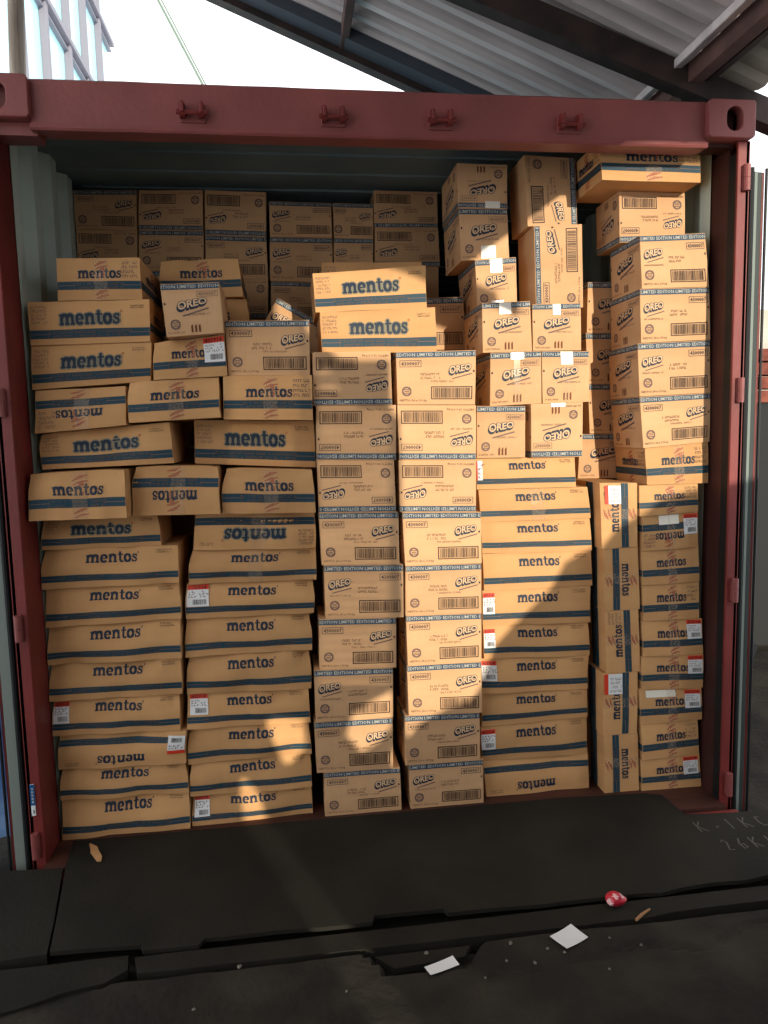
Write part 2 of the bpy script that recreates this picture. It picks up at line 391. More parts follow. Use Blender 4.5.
def tape_strip(sh, parent, u0, u1, v0=0.0, v1=1.0, m='tape', name='packing_tape', horizontal=False):
    a = Art(1, 1); mb = MB(); n = 8; vs = []; fs = []
    for i in range(n+1):
        for j in range(3):
            x = u0+(u1-u0)*(j/2 if not horizontal else i/n); y = v0+(v1-v0)*(i/n if not horizontal else j/2); vs.append((x, y))
    for i in range(n):
        for j in range(2): fs.append((i*3+j, i*3+j+1, i*3+j+4, i*3+j+3))
    a.raw(vs, fs, M[m], 1); sh.ink(mb, a, lift=.0021)
    return mb.build(name, parent, smooth=True, label='white paper tape patch' if m == 'papertape' else 'glossy clear packing tape')
# ---------------------------------------------------------------- shipping container
ct = empty('shipping_container', (0, 0, 0), label='red open shipping container packed to the roof with brown cartons', cat='shipping container')
def corrugated(x, side):
    mb = MB(); ys = []; y = .16; pat = [(0, 0), (.07, 0), (.105, .036), (.175, .036), (.21, 0)]
    pts = []
    while y < 5.8:
        for dy, dd in pat[:-1]: pts.append((y+dy, dd))
        y += .21
    vs = []; 
    for yy, dd in pts: vs += [(x-side*(-dd), yy, 0), (x-side*(-dd), yy, 2.42)]
    mb.add(vs, [(2*i, 2*i+2, 2*i+3, 2*i+1) for i in range(len(pts)-1)], M['inner_paint'])
    mb.box(x+side*.037, .12, -.1, x+side*.045, 5.85, 2.43, M['red_paint'])
    return mb.build('side_wall', ct)
corrugated(-1.178, -1); corrugated(1.178, 1)
mb = MB(); mb.box(-1.222, .1, 2.42, 1.222, 5.9, 2.45, M['ceil_paint'])
for k in range(27): mb.box(-1.15, .3+k*.205, 2.412, 1.15, .36+k*.205, 2.421, M['ceil_paint'])
mb.build('roof_panel', ct)
mb = MB(); mb.box(-1.2, 5.85, -.05, 1.2, 5.9, 2.45, M['inner_paint']); mb.build('end_wall', ct)
mb = MB(); mb.box(-1.18, -.03, -.05, 1.18, 5.85, 0, M['wood']); mb.build('deck', ct)
mb = MB(); mb.box(-1.219, -.09, -.16, 1.219, -.031, -.012, M['red_paint'], .006); mb.build('sill', ct)
# header: folded beam with a lip along its lower edge
mb = MB()
prof = [(.0, 2.300), (.0, 2.425), (.012, 2.433), (.10, 2.433), (.10, 2.30), (.07, 2.285), (-.012, 2.280), (-.016, 2.286), (-.014, 2.298)]
N = 24; vs = []; fs = []; n = len(prof)
for i in range(N+1):
    x = -1.06+2.12*i/N
    for k, (y, z) in enumerate(prof):
        vs.append((x, y+(.0015*noise.noise(Vector((x*4, k, 0)))), z+(.003*noise.noise(Vector((x*7, 3, k)))*(1 if z > 2.41 else .4))))
for i in range(N):
    for k in range(n): fs.append((i*n+k, i*n+(k+1)%n, (i+1)*n+(k+1)%n, (i+1)*n+k))
mb.add(vs, fs, M['lip_paint']); mb.box(-1.175, .02, 2.275, -1.05, .10, 2.43, M['lip_paint']); mb.box(1.05, .03, 2.30, 1.175, .10, 2.43, M['shaded_paint'])
mb.build('header_beam', ct)
for x in (-.593, -.17, .166, .586):          # hinged lock keepers on the header
    mb = MB(); z = 2.343
    mb.box(x-.038, -.006, z-.028, x+.038, .001, z+.026, M['lip_paint'], .002)
    for s in (-1, 1):
        bm = bmesh.new(); bmesh.ops.create_cone(bm, cap_ends=True, segments=14, radius1=.021, radius2=.017, depth=.016)
        for v in bm.verts: v.co = Vector((x+s*.028+v.co.z, -.022+v.co.x, z+v.co.y*1.15))
        mb.bm(bm, M['red_paint'])
        mb.box(x+s*.028-.006, -.045, z-.012, x+s*.028+.006, -.004, z+.02, M['red_paint'], .003)
    mb.tube([(x-.045, -.03, z-.008), (x+.045, -.03, z-.008)], .007, M['red_paint'])
    mb.build('lock_keeper', ct)
def flat_plate(outer, holes, thick, m, name, parent, loc, bevel=.003):
    cu = bpy.data.curves.new('c', 'CURVE'); cu.dimensions = '2D'; cu.fill_mode = 'BOTH'; cu.extrude = thick/2; cu.bevel_depth = bevel; cu.bevel_resolution = 1
    for poly in [outer]+holes:
        sp = cu.splines.new('POLY'); sp.points.add(len(poly)-1); sp.use_cyclic_u = True
        for k, (a, b) in enumerate(poly): sp.points[k].co = (a, b, 0, 1)
    o = bpy.data.objects.new('c', cu); C.objects.link(o); bpy.context.view_layer.update()
    me = bpy.data.meshes.new_from_object(o.evaluated_get(bpy.context.evaluated_depsgraph_get()))
    bpy.data.objects.remove(o)
    for v in me.vertices: v.co = Vector((v.co.x, v.co.z, v.co.y))
    me.materials.clear(); me.materials.append(m); me.name = name
    q = bpy.data.objects.new(name, me); C.objects.link(q); q.location = loc
    if parent: q.parent = parent
    return q
def rounded(w, h, r, n=6):
    o = []
    for cx, cy, a in ((w/2-r, h/2-r, 0), (-w/2+r, h/2-r, 90), (-w/2+r, -h/2+r, 180), (w/2-r, -h/2+r, 270)):
        for i in range(n+1): t = math.radians(a+90*i/n); o.append((cx+r*math.cos(t), cy+r*math.sin(t)))
    return o
for s in (-1, 1):
    slot = [(a+s*.008, b) for a, b in rounded(.062, .082, .030)]
    q = flat_plate(rounded(.158, .114, .010), [slot], .03, M['lip_paint'], 'corner_casting', ct, (s*1.138, -.008, 2.370))
    mb = MB(); x = s*1.138       # the hollow block behind the slotted face
    mb.box(x-.078, .008, 2.311, x-.072, .10, 2.429, M['lip_paint']); mb.box(x+.072, .008, 2.311, x+.078, .10, 2.429, M['lip_paint'])
    mb.box(x-.072, .008, 2.311, x+.072, .10, 2.318, M['lip_paint']); mb.box(x-.072, .008, 2.422, x+.072, .10, 2.429, M['lip_paint'])
    mb.box(x-.072, .094, 2.318, x+.072, .10, 2.422, M['darksteel'])
    mb.tube([(x-.01, .05, 2.32), (x+.005, .05, 2.372)], .010, M['lip_paint'], 8)
    mb.build('casting_body', q).matrix_parent_inverse = Matrix.Translation((-q.location.x, -q.location.y, -q.location.z))
# corner posts: front strip, door recess, inner face
for s in (-1, 1):
    mb = MB(); m = M['red_paint']
    xo, xi = s*1.219, s*1.176
    mb.box(min(xo, xi), 0, -.16, max(xo, xi), .012, 2.31, m, .003)
    mb.box(min(s*1.219, s*1.207), .0, -.16, max(s*1.219, s*1.207), .15, 2.31, m)
    if s > 0:
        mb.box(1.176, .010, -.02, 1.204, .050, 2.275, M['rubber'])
        mb.box(1.1765, .050, -.16, 1.190, .15, 2.30, M['shaded_paint'], .002)
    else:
        mb.box(-1.190, .010, -.16, -1.1765, .15, 2.30, m, .002)
    mb.build('corner_post', ct)
    for z in (2.19, 1.49, .79, .07):
        mb = MB(); mb.tube([(s*1.203, -.010, z-.042), (s*1.203, -.010, z-.001)], .012, M['lip_paint'], 12); mb.tube([(s*1.203, -.010, z), (s*1.203, -.010, z+.042)], .012, M['lip_paint'], 12)
        mb.box(min(s*1.19, s*1.217), -.006, z-.038, max(s*1.19, s*1.217), .0, z+.038, M['lip_paint'], .002)
        mb.build('hinge', ct)
    # door folded right back along the outside of the container
    d = empty('door', (s*1.262, .02, 0)); d.parent = ct
    mb = MB(); x0, x1 = s*-.018, s*.018
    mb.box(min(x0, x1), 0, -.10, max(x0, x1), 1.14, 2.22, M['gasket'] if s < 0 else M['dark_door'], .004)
    mb.box(min(s*.018, s*.028), .004, -.10, max(s*.018, s*.028), 1.14, 2.22, M['red_paint'], .002)
    if s > 0: mb.box(-.012, -.003, -.10, -.002, .001, 2.22, M['gasket'])
    mb.build('door_panel', d)
    mb = MB(); mb.tube([(s*-.026, -.006, -.11), (s*-.026, -.006, 2.23)], .009, M['rubber'], 8); mb.tube([(s*.033, .0, -.11), (s*.031, -.002, 2.23)], .005, M['rubber'], 6); mb.build('door_gasket', d)
mb = MB(); mb.box(-1.2085, -.0035, .17, -1.196, .0, .275, M['white']); mb.box(-1.209, -.0042, .205, -1.195, -.0032, .275, M['stickerblue'])
for k in range(5): mb.box(-1.2045, -.0048, .214+k*.011, -1.199, -.0041, .220+k*.011, M['bandtext'])
mb.tube([(-1.201, -.005, .19), (-1.200, -.005, .184), (-1.2015, -.005, .179)], .0014, M['black'], 6)
mb.build('post_sticker', ct, label='small blue and white sticker low on the left post')

# ---------------------------------------------------------------- ground
def trapz(x, y):
    t = min(1, max(0, (-.565-y)/.09)); return -.19+.05*t < x < .13-.06*t and -.655 < y < -.56
mb = MB(); xs = [-4+.5*i for i in range(5)]+[-1.6+.02*i for i in range(161)]+[1.9, 2.4, 3.0, 4.0]; ys = [-9, -6, -4, -3, -2, -1.4, -1.2]+[-1.1+.015*i for i in range(38)]+[-.53, 0, .5, 2, 6]
vs = []
for y in ys:
    for x in xs:
        z = -.004+.004*noise.noise(Vector((x*3, y*3, 0)))+.0025*noise.noise(Vector((x*17, y*17, 5)))
        edge = -.566+.006*noise.noise(Vector((x*6, 1, 1)))
        crack = abs((x+.80)+(y+.55)*1.9+.03*noise.noise(Vector((x*9, y*9, 2))))      # the break running out to the lower left
        if x < -.8 and y > -.55+(x+.8)*-.1-.0 - (-.8-x)*.55 - .0: z -= .012
        if y > edge: z = -.055
        if trapz(x, y): z = -.036+.006*noise.noise(Vector((x*30, y*30, 7)))
        c2 = abs(y+.70-.05*noise.noise(Vector((x*5, 8, 0)))-.06*x)
        if c2 < .010 and 0.1 < x: z -= .007
        vs.append((x, y, z))
nx = len(xs)
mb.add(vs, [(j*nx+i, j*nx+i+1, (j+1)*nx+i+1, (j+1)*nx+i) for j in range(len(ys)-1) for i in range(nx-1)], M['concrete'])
mb.build('floor', kind='structure')
def ragged(a, b, n, amp, seed):
    o = []
    for i in range(n+1):
        t = i/n; x = a[0]+(b[0]-a[0])*t; y = a[1]+(b[1]-a[1])*t
        k = 0 if i in (0, n) else amp*noise.noise(Vector((x*8, y*8, seed)))
        o.append((x+k*.3, y+k))
    return o
# main plate: overlaps the container deck, front edge ragged, corner cut away beside the right post
edge = ragged((1.75, -.425), (.78, -.455), 10, .012, 1)+[(.70, -.470), (.62, -.462)]+ragged((.40, -.462), (.06, -.458), 6, .006, 2)+[(.05, -.438), (-.15, -.434), (-.16, -.462)]+ragged((-.3, -.462), (-.62, -.455), 6, .006, 3)+[(-.635, -.48), (-.78, -.478), (-.79, -.455)]
plate_poly = [(-1.125, .158), (-.6, .145), (0, .128), (.6, .118), (.93, .10), (.99, .075), (1.0, -.07), (1.16, -.085), (1.75, -.12)]+edge+[(-.92, -.447), (-1.03, -.443), (-1.055, -.30), (-1.108, -.022)]
# plate lies just clear of the lowest cartons
plate_poly = [(x, min(y, .118)) for x, y in plate_poly]
mb = MB(); bm = bmesh.new()
top = [bm.verts.new((x, y, .006)) for x, y in plate_poly]; bot = [bm.verts.new((x, y, .0005 if y > -.03 and abs(x) < 1.17 else -.006)) for x, y in plate_poly]
f = bm.faces.new(top); n = len(top)
for i in range(n): bm.faces.new((top[i], top[(i+1) % n], bot[(i+1) % n], bot[i]))
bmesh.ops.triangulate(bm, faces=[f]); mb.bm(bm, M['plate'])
def chalkline(pts):
    pp = [(x, y) for x, y in pts]; v, f = strip(pp, [.005]*len(pp)); mb.add([(a, b, .0068) for a, b in v], f, M['chalk'])
def glyph(ch, x, y, s):
    G = {'K': [[(0, 0), (.05, 1)], [(.6, 1), (.05, .5), (.65, 0)]], 'I': [[(.2, 0), (.25, 1)]], 'C': [[(.6, .9), (.2, .9), (.1, .4), (.3, 0), (.6, .1)]], '.': [[(.2, .3), (.5, .35)]],
         '2': [[(0, .8), (.3, 1), (.5, .7), (.1, 0), (.6, 0)]], '6': [[(.5, 1), (.1, .5), (.2, 0), (.55, .1), (.5, .45), (.15, .4)]], '1': [[(.25, 0), (.3, 1)]]}
    for st in G[ch]: chalkline([(x+a*s*.8, y+b*s*1.3) for a, b in st])
for k, ch in enumerate('K.IKC'): glyph(ch, .995+k*.055, -.185, .048)
for k, ch in enumerate('26K11'): glyph(ch, 1.02+k*.05, -.30, .045)
mb.build('dock_plate', label='large dark dock plate laid in front of the container with faint chalk writing', cat='dock plate')
mb = MB(); poly = [(-1.27, -.025), (-1.115, -.035), (-1.062, -.3), (-1.037, -.446), (-1.2, -.455), (-1.7, -.47), (-1.7, -.01)]
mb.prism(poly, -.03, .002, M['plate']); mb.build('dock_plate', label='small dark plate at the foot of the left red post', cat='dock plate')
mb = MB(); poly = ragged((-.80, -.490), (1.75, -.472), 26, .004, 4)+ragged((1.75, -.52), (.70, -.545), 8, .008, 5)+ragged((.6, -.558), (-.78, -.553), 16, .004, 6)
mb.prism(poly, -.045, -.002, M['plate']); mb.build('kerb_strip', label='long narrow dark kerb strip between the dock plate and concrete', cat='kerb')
mb = MB(); mb.prism([(-.165, -.574), (.095, -.572), (.07, -.61), (-.12, -.625)], -.033, -.014, M['plate']); mb.build('broken_slab', label='broken wedge of dark slab left of the white paper scrap', cat='slab')
mb = MB(); mb.prism(ragged((-1.7, -.486), (-.82, -.475), 9, .004, 9)+[(-.81, -.53)]+ragged((-.86, -.57), (-1.25, -.68), 8, .02, 10)+[(-1.7, -.70)], -.05, -.006, M['plate']); mb.build('broken_slab', label='cracked dark slab at the lower left corner of the floor', cat='slab')

# litter
def crumple(name, m, loc, r, sc, seed, m2=None, **k):
    bm = bmesh.new(); bmesh.ops.create_icosphere(bm, subdivisions=3, radius=r)
    for v in bm.verts:
        n = noise.noise_vector(v.co*38+Vector((seed, 0, 0))); v.co += n*r*.45; v.co = Vector((v.co.x*sc[0], v.co.y*sc[1], v.co.z*sc[2]))
    lo = min(v.co.z for v in bm.verts)
    for v in bm.verts: v.co.z -= lo
    mb = MB(); bm.verts.index_update(); vs = [v.co.copy() for v in bm.verts]
    A = [tuple(v.index for v in f.verts) for f in bm.faces]; 
    for f in A:
        c = sum((vs[i] for i in f), Vector())/3
        mm = m2 if (m2 and noise.noise(c*45) > .18) else m
        mb.v, mb.f, mb.m = mb.v, mb.f, mb.m
        mb.add([vs[i] for i in f], [(0, 1, 2)], mm)
    bm.free(); return mb.build(name, loc=loc, **k)
crumple('crumpled_wrapper', M['pink'], (.545, -.492, -.001), .022, (1.3, .95, .85), 3, M['pinkwhite'], label='crumpled red snack wrapper on the kerb strip', cat='wrapper')
def paper(name, cx, cy, w, h, rot, curl, z, m, **k):
    mb = MB(); n = 8; vs = []
    for lay in (0, .0007):
        for j in range(n+1):
            for i in range(n+1):
                a = (i/n-.5); b = (j/n-.5); zz = curl*(a*a+.6*a*b+.3*b*b)*2
                x = a*w; y = b*h; vs.append((x*math.cos(rot)-y*math.sin(rot), x*math.sin(rot)+y*math.cos(rot), zz+lay))
    k1 = n+1; fs = []
    for L in (0, k1*k1):
        fs += [(L+j*k1+i, L+j*k1+i+1, L+(j+1)*k1+i+1, L+(j+1)*k1+i) for j in range(n) for i in range(n)]
    for i in range(n):
        fs += [(i, i+1, k1*k1+i+1, k1*k1+i), (n*k1+i, n*k1+i+1, k1*k1+n*k1+i+1, k1*k1+n*k1+i), (i*k1, (i+1)*k1, k1*k1+(i+1)*k1, k1*k1+i*k1), (i*k1+n, (i+1)*k1+n, k1*k1+(i+1)*k1+n, k1*k1+i*k1+n)]
    mb.add(vs, fs, m); return mb.build(name, loc=(cx, cy, z), **k)
paper('paper_scrap', .362, -.603, .082, .062, .45, .004, .001, M['white'], label='square white paper scrap on dark concrete below the red wrapper', cat='paper')
paper('paper_scrap', .0, -.655, .085, .034, .32, .003, .001, M['white'], label='narrow white paper strip on concrete, nearest the bottom edge', cat='paper')
mb = MB(); mb.tube([(-.03, -.018, .005), (-.005, -.001, .006), (.03, .02, .005)], [.004, .005, .003], M['stick'], 6); mb.build('wood_splinter', loc=(.60, -.553, 0), label='small pale wood splinter on the kerb right of the red wrapper', cat='splinter')
mb = MB()
v, f = strip([(-.03, .06), (-.008, .025), (-.0, .0), (.02, -.03), (.028, -.055)], [.006, .022, .026, .022, .012])
vs = [(a, b, .003+.012*abs(noise.noise(Vector((a*40, b*40, 0))))) for a, b in v]; mb.add(vs+[(x, y, z+.003) for x, y, z in vs], f+[tuple(i+len(vs) for i in q) for q in f]+[(0, 1, 1+len(vs), len(vs))], M['kraft'])
mb.build('cardboard_scrap', loc=(-1.03, .02, .006), label='torn brown cardboard scrap on the plate by the left post', cat='cardboard scrap')
chips = [(-.03, -.60, .006), (.20, -.60, .007), (.29, -.635, .005), (.33, -.655, .005), (.47, -.62, .004), (.54, -.66, .004), (-.52, -.574, .007), (-.62, -.70, .005), (.10, -.71, .004), (.42, -.73, .004), (.17, -.66, .004), (.24, -.68, .005), (-.25, -.70, .004)]
for k, (x, y, r) in enumerate(chips):
    bm = bmesh.new(); bmesh.ops.create_icosphere(bm, subdivisions=1, radius=r)
    for v in bm.verts: v.co += noise.noise_vector(v.co*200+Vector((k, 0, 0)))*r*.5; v.co.z *= .6
    mb = MB(); mb.bm(bm, M['stone']); mb.build('stone_chip', loc=(x, y, r*.45-.002), label='tiny grey stone chip scattered on the dark concrete', cat='stone chip', group='stone chips on the concrete')

# ---------------------------------------------------------------- the load
BIG = {'A9', 'A13', 'A17', 'A18', 'A19', 'L1', 'L2', 'L3', 'K9'}
MIRROR = {'J5', 'J7', 'I9', 'B4', 'B8', 'B7', 'F3', 'F4', 'F5', 'C6', 'J1', 'J2', 'I2', 'F2', 'B11', 'B4b', 'C2', 'C4', 'M1', 'N1'}
PLAIN = {'F8'}
ORD = {1: 'bottom', 2: 'second', 3: 'third', 4: 'fourth', 5: 'fifth', 6: 'sixth', 7: 'seventh', 8: 'eighth', 9: 'ninth', 10: 'tenth'}
ST = {'A3': (.86, .34, .995, .88, 'down'), 'A4': (.01, .36, .13, .93, 'up'), 'K1': (.02, .30, .15, .93, 'up'), 'K4': (.02, .40, .17, .97, 'up'), 'K7': (.01, .36, .18, .97, 'up'),
      'A21': (.70, .36, .99, .97, 'up'), 'H5': (.005, .33, .11, .93, 'up'), 'H6': (.005, .33, .11, .90, 'up'), 'H7': (.005, .36, .14, .93, 'up'), 'H9': (.0, .36, .13, .93, 'up'), 'H1': (.0, .30, .06, .93, 'side'),
      'F9': (.74, .40, .98, .97, 'up'), 'F12': (.74, .44, .98, .97, 'up'), 'F13': (.74, .44, .98, .97, 'up'), 'F14': (.72, .40, .97, .95, 'up'), 'F16': (.71, .42, .96, .95, 'up'),
      'G1': (.12, .68, .55, .96, 'side'), 'G4': (.04, .66, .56, .98, 'side')}
PT = {'C1': [(.55, 0, .85, .16)], 'C2': [(.42, .02, .72, .27)], 'C3': [(.36, .72, .66, 1.0), (.35, .02, .66, .17)], 'C4': [(.35, .76, .60, .99)], 'C5': [(.42, .76, .58, .99)],
      'M1': [(.40, .86, .66, .99)], 'M2': [(.40, .74, .66, .99)], 'N2': [(.38, .93, .66, 1.0)], 'F9': [(.30, .72, .66, .98)], 'F14': [(.1, .76, .58, .96)]}
EXTRA = {'A3': 'upside down, sticker at right', 'A4': 'white sticker at its left end', 'K1': 'white sticker at left', 'K4': 'sticker at left', 'K7': 'red-headed sticker at left',
         'H10': 'printed upside down', 'H5': 'sticker at left', 'H6': 'sticker at left', 'H7': 'sticker at left', 'H9': 'sticker at left'}
LAB = {
 'A9': 'crushed striped carton with creased right end, under the row of three end-on cartons at left',
 'A10': 'carton with red flash jutting out against the left post at mid height',
 'A11': 'upside-down end-on carton between two upright ones, mid height at left',
 'A12': 'end-on carton with red flashes, directly under the wide carton beside the dark gap',
 'A13': 'badly crumpled carton with torn right corner, left of the dark gap',
 'A14': 'upside-down carton with stained centre, on top of the crumpled torn carton',
 'A15': 'tilted carton with red flash directly below the white-stickered one at upper left',
 'A16': 'end-on carton with red flashes under the cookie carton beside two large-lettered ones',
 'A17': 'wide clean large-lettered carton right of the dark gap',
 'A18': 'large-lettered carton against the left wall, lower of the upper pair',
 'A19': 'large-lettered carton against the left wall, upper of the pair',
 'A20': 'small taped striped carton topping the far left stack',
 'A21': 'tilted carton with white and red sticker at its right end, upper left',
 'A22': 'narrow pale cookie carton standing on the stickered tilted carton, upper left',
 'A22b': 'striped carton just behind and above the narrow pale cookie carton',
 'A22c': 'mostly hidden striped carton peeking out right of the narrow cookie carton',
 'A23': 'lone banded cookie carton in front of the tilted one, upper middle left',
 'B1': 'shaded cookie carton at the top left of the rear row, barcode at lower right',
 'B2': 'shaded upside-down cookie carton in the rear row against the left wall, barcode on top left',
 'B3': 'shaded cookie carton in the top layer of the rear row, second from left',
 'B4': 'shaded cookie carton in the rear row, lower layer, second from left',
 'B4b': 'cookie carton barely showing between the two small striped cartons, upper left',
 'B5': 'shaded cookie carton in the top layer of the rear row, third from left',
 'B6': 'shaded cookie carton in the rear row, third from left, barcode beside small striped carton',
 'B6b': 'pale cookie carton in the rear row, lowest visible of the third column',
 'B7': 'shaded cookie carton on top of the fourth column of the rear row',
 'B8': 'shaded cookie carton, middle one of the fourth column of the rear row',
 'B9': 'cookie carton behind the leaning one, lowest visible of the fourth rear column',
 'B10': 'narrow dark view of a cookie carton, top of the fifth rear column',
 'B11': 'narrow dark view of a cookie carton, lower in the fifth rear column',
 'B12': 'dark cookie carton at the right end of the rear row, top layer',
 'B13': 'dark upside-down cookie carton at the right end of the rear row, lower layer',
 'C1': 'topmost dim cookie carton of the tall centre-right column, with a torn tape patch below',
 'C2': 'cookie carton with white tape at its foot, second from top of the tall centre-right column',
 'C3': 'cookie carton with two white tape patches, below the taped pair in the centre-right column',
 'C4': 'sunlit square cookie carton with a white patch and dark smudges, left of its twin',
 'C5': 'sunlit square cookie carton directly under the two standing on end',
 'C6': 'cookie carton half hidden behind the lower large-lettered pair, at its right',
 'D1': 'cookie carton standing on end just under the header, band at its right edge',
 'D2': 'bright cookie carton standing on end, band at its left edge',
 'E1': 'half shaded cookie carton in the recess right of the carton standing on end, top one',
 'E2': 'half shaded cookie carton in the recess, second from the top',
 'E3': 'half shaded cookie carton in the recess, third from the top',
 'E4': 'cookie carton at the foot of the recess, just above the standing narrow stack',
 'F1': 'tilted striped carton wedged under the header at upper right',
 'F2': 'upside-down cookie carton under the wedged striped one, upper right, barcode on top left',
 'F3': 'upper of the four banded cookie cartons at right, its dark left side showing',
 'F4': 'second of the four banded cookie cartons at right by the post',
 'F5': 'third of the four banded cookie cartons at right by the post',
 'F6': 'lowest of the four banded cookie cartons at right, above a striped carton',
 'F7': 'striped carton directly below the four cookie cartons at right',
 'L1': 'upper of two long large-lettered cartons in the upper middle',
 'L2': 'lower of two long large-lettered cartons in the upper middle',
 'L3': 'brown carton edge showing just behind the upper long large-lettered carton',
 'M1': 'square sunlit cookie carton with white tape, left one of the pair above the middle right',
 'M2': 'square sunlit cookie carton with white tape, right one of the pair above the middle right',
 'N1': 'small square cookie carton with two logos, right of the cookie stacks',
 'N2': 'upside-down square cookie carton above the wide striped stack',
}
def stack_label(n):
    c, k = n[0], int(n[1:])
    if c == 'A': s = '%s carton from the floor in the far left stack' % ORD[k]
    elif c == 'K': s = '%s carton from the floor in the second stack from left' % ORD[k]
    elif c == 'J': s = '%s cookie carton from the floor in the left banded stack' % ORD[10-k]
    elif c == 'I': s = '%s cookie carton from the floor in the right banded stack' % ORD[10-k]
    elif c == 'H': s = '%s wide carton from the floor in the stack right of the cookies' % ORD[11-k]
    elif c == 'G': s = '%s carton from the floor in the narrow stack standing on end' % ORD[6-k]
    else: s = '%s carton from the floor in the rightmost stack' % ORD[17-k]
    if k == 1 and c in 'HG': s = s.replace(ORD[10] if c == 'H' else ORD[5], 'topmost')
    if c == 'J' and k == 1 or c == 'I' and k == 1: s = 'topmost '+s.split(' ', 1)[1].replace(' from the floor', '')
    s = s.replace('bottom carton from the floor', 'bottom carton').replace('bottom cookie carton from the floor', 'bottom cookie carton').replace('bottom wide carton from the floor', 'bottom wide carton').replace('topmost carton from the floor', 'topmost carton').replace('topmost wide carton from the floor', 'topmost wide carton')
    if n in EXTRA: s += ', '+EXTRA[n]
    elif n in ST: s += ', with white sticker'
    return s
GROUP = {'A': 'striped cartons at far left', 'K': 'striped cartons in the second stack', 'J': 'cookie cartons in the left banded stack', 'I': 'cookie cartons in the right banded stack',
         'H': 'wide striped cartons right of the cookie stacks', 'G': 'cartons standing on end', 'F': 'cartons in the rightmost stack', 'B': 'cookie cartons in the rear row',
         'C': 'cookie cartons in the centre-right column', 'D': 'cookie cartons standing on end', 'E': 'cookie cartons in the recess', 'L': 'long large-lettered cartons', 'M': 'pair of square cookie cartons', 'N': 'square cookie cartons'}
ORDX = {11: 'eleventh', 12: 'twelfth', 13: 'thirteenth', 14: 'fourteenth', 15: 'fifteenth', 16: 'sixteenth'}
ORD.update(ORDX)
def carton(n, d, y, dep, tlx, tlz, trx, trz, brx, brz, blx, blz, idx):
    cx = (blx+brx)/2; cz = min(blz, brz); R = random.Random(idx*13+5)
    soft = {'A': .012, 'K': .011, 'H': .006, 'F': .004, 'L': .006}.get(n[0], .002)
    if n in ('A13', 'A9'): soft = .016
    if n in ('A16', 'A20', 'A19', 'A17', 'A18'): soft = .004
    if d[0] in 'oOV' : soft = min(soft, .0016)
    bulge = {'A': .006, 'K': .007, 'H': .005}.get(n[0], .001)
    if d[0] in 'oO': bulge = .001
    sh = Shell((tlx-cx, tlz-cz), (trx-cx, trz-cz), (brx-cx, brz-cz), (blx-cx, blz-cz), dep, soft, bulge, idx)
    biscuit = d[0] in 'oO' or n[0] == 'D'
    mb = MB(); sh.body(mb, M['pale'] if biscuit else M['kraft'])
    turn = 2 if d.endswith('u') else 0
    kind = d[0]; W, H = sh.w, sh.h
    if n[0] == 'D': turn = 3 if d == 'Vr' else 1; a = art_biscuit('O', H, W, False, idx)
    elif n[0] == 'G': turn = 1 if n in ('G1', 'G3', 'G4') else 3; a = art_sweets('V', H, W, idx)
    elif kind in 'oO': a = art_biscuit(kind, W, H, n in MIRROR, idx)
    else: a = art_sweets('N' if n in BIG else kind, W, H, idx)
    sh.ink(mb, a, 'front', turn)
    if n[0] in 'FEDC' or n in ('M1', 'M2', 'N1', 'N2') or (n[0] in 'IJ'):      # sides that the camera sees
        b = art_biscuit('o', dep, H, False, idx+3) if (biscuit and n[0] != 'D') else art_sweets('E', dep, H, idx)
        if n[0] != 'D': sh.ink(mb, b, 'left', 2 if turn == 2 else 0)
    if n[0] == 'G': sh.ink(mb, art_sweets('M', H, dep, idx), 'left', 1)
    if n in ('A20', 'A22b', 'A22c', 'A19'): sh.ink(mb, art_sweets('E', dep, H, idx), 'right')
    o = mb.build('cookie_carton' if biscuit else 'candy_carton', loc=(cx, y, cz), smooth=True)
    setp(o, LAB.get(n) or stack_label(n), 'carton', GROUP[n[0]])
    if n in ST: sticker(sh, o, *ST[n])
    for q in PT.get(n, []): tape_strip(sh, o, q[0], q[2], q[1], q[3], 'papertape', 'tape_patch')
    if kind == 'E': tape_strip(sh, o, .44, .60, 0, 1)
    if kind == 'V' and n[0] == 'G': tape_strip(sh, o, 0, 1, .44, .60, horizontal=True)
    if n in ('K8', 'K9', 'H2', 'M1', 'M2'): tape_strip(sh, o, .46, .58, 0, 1)
    return o
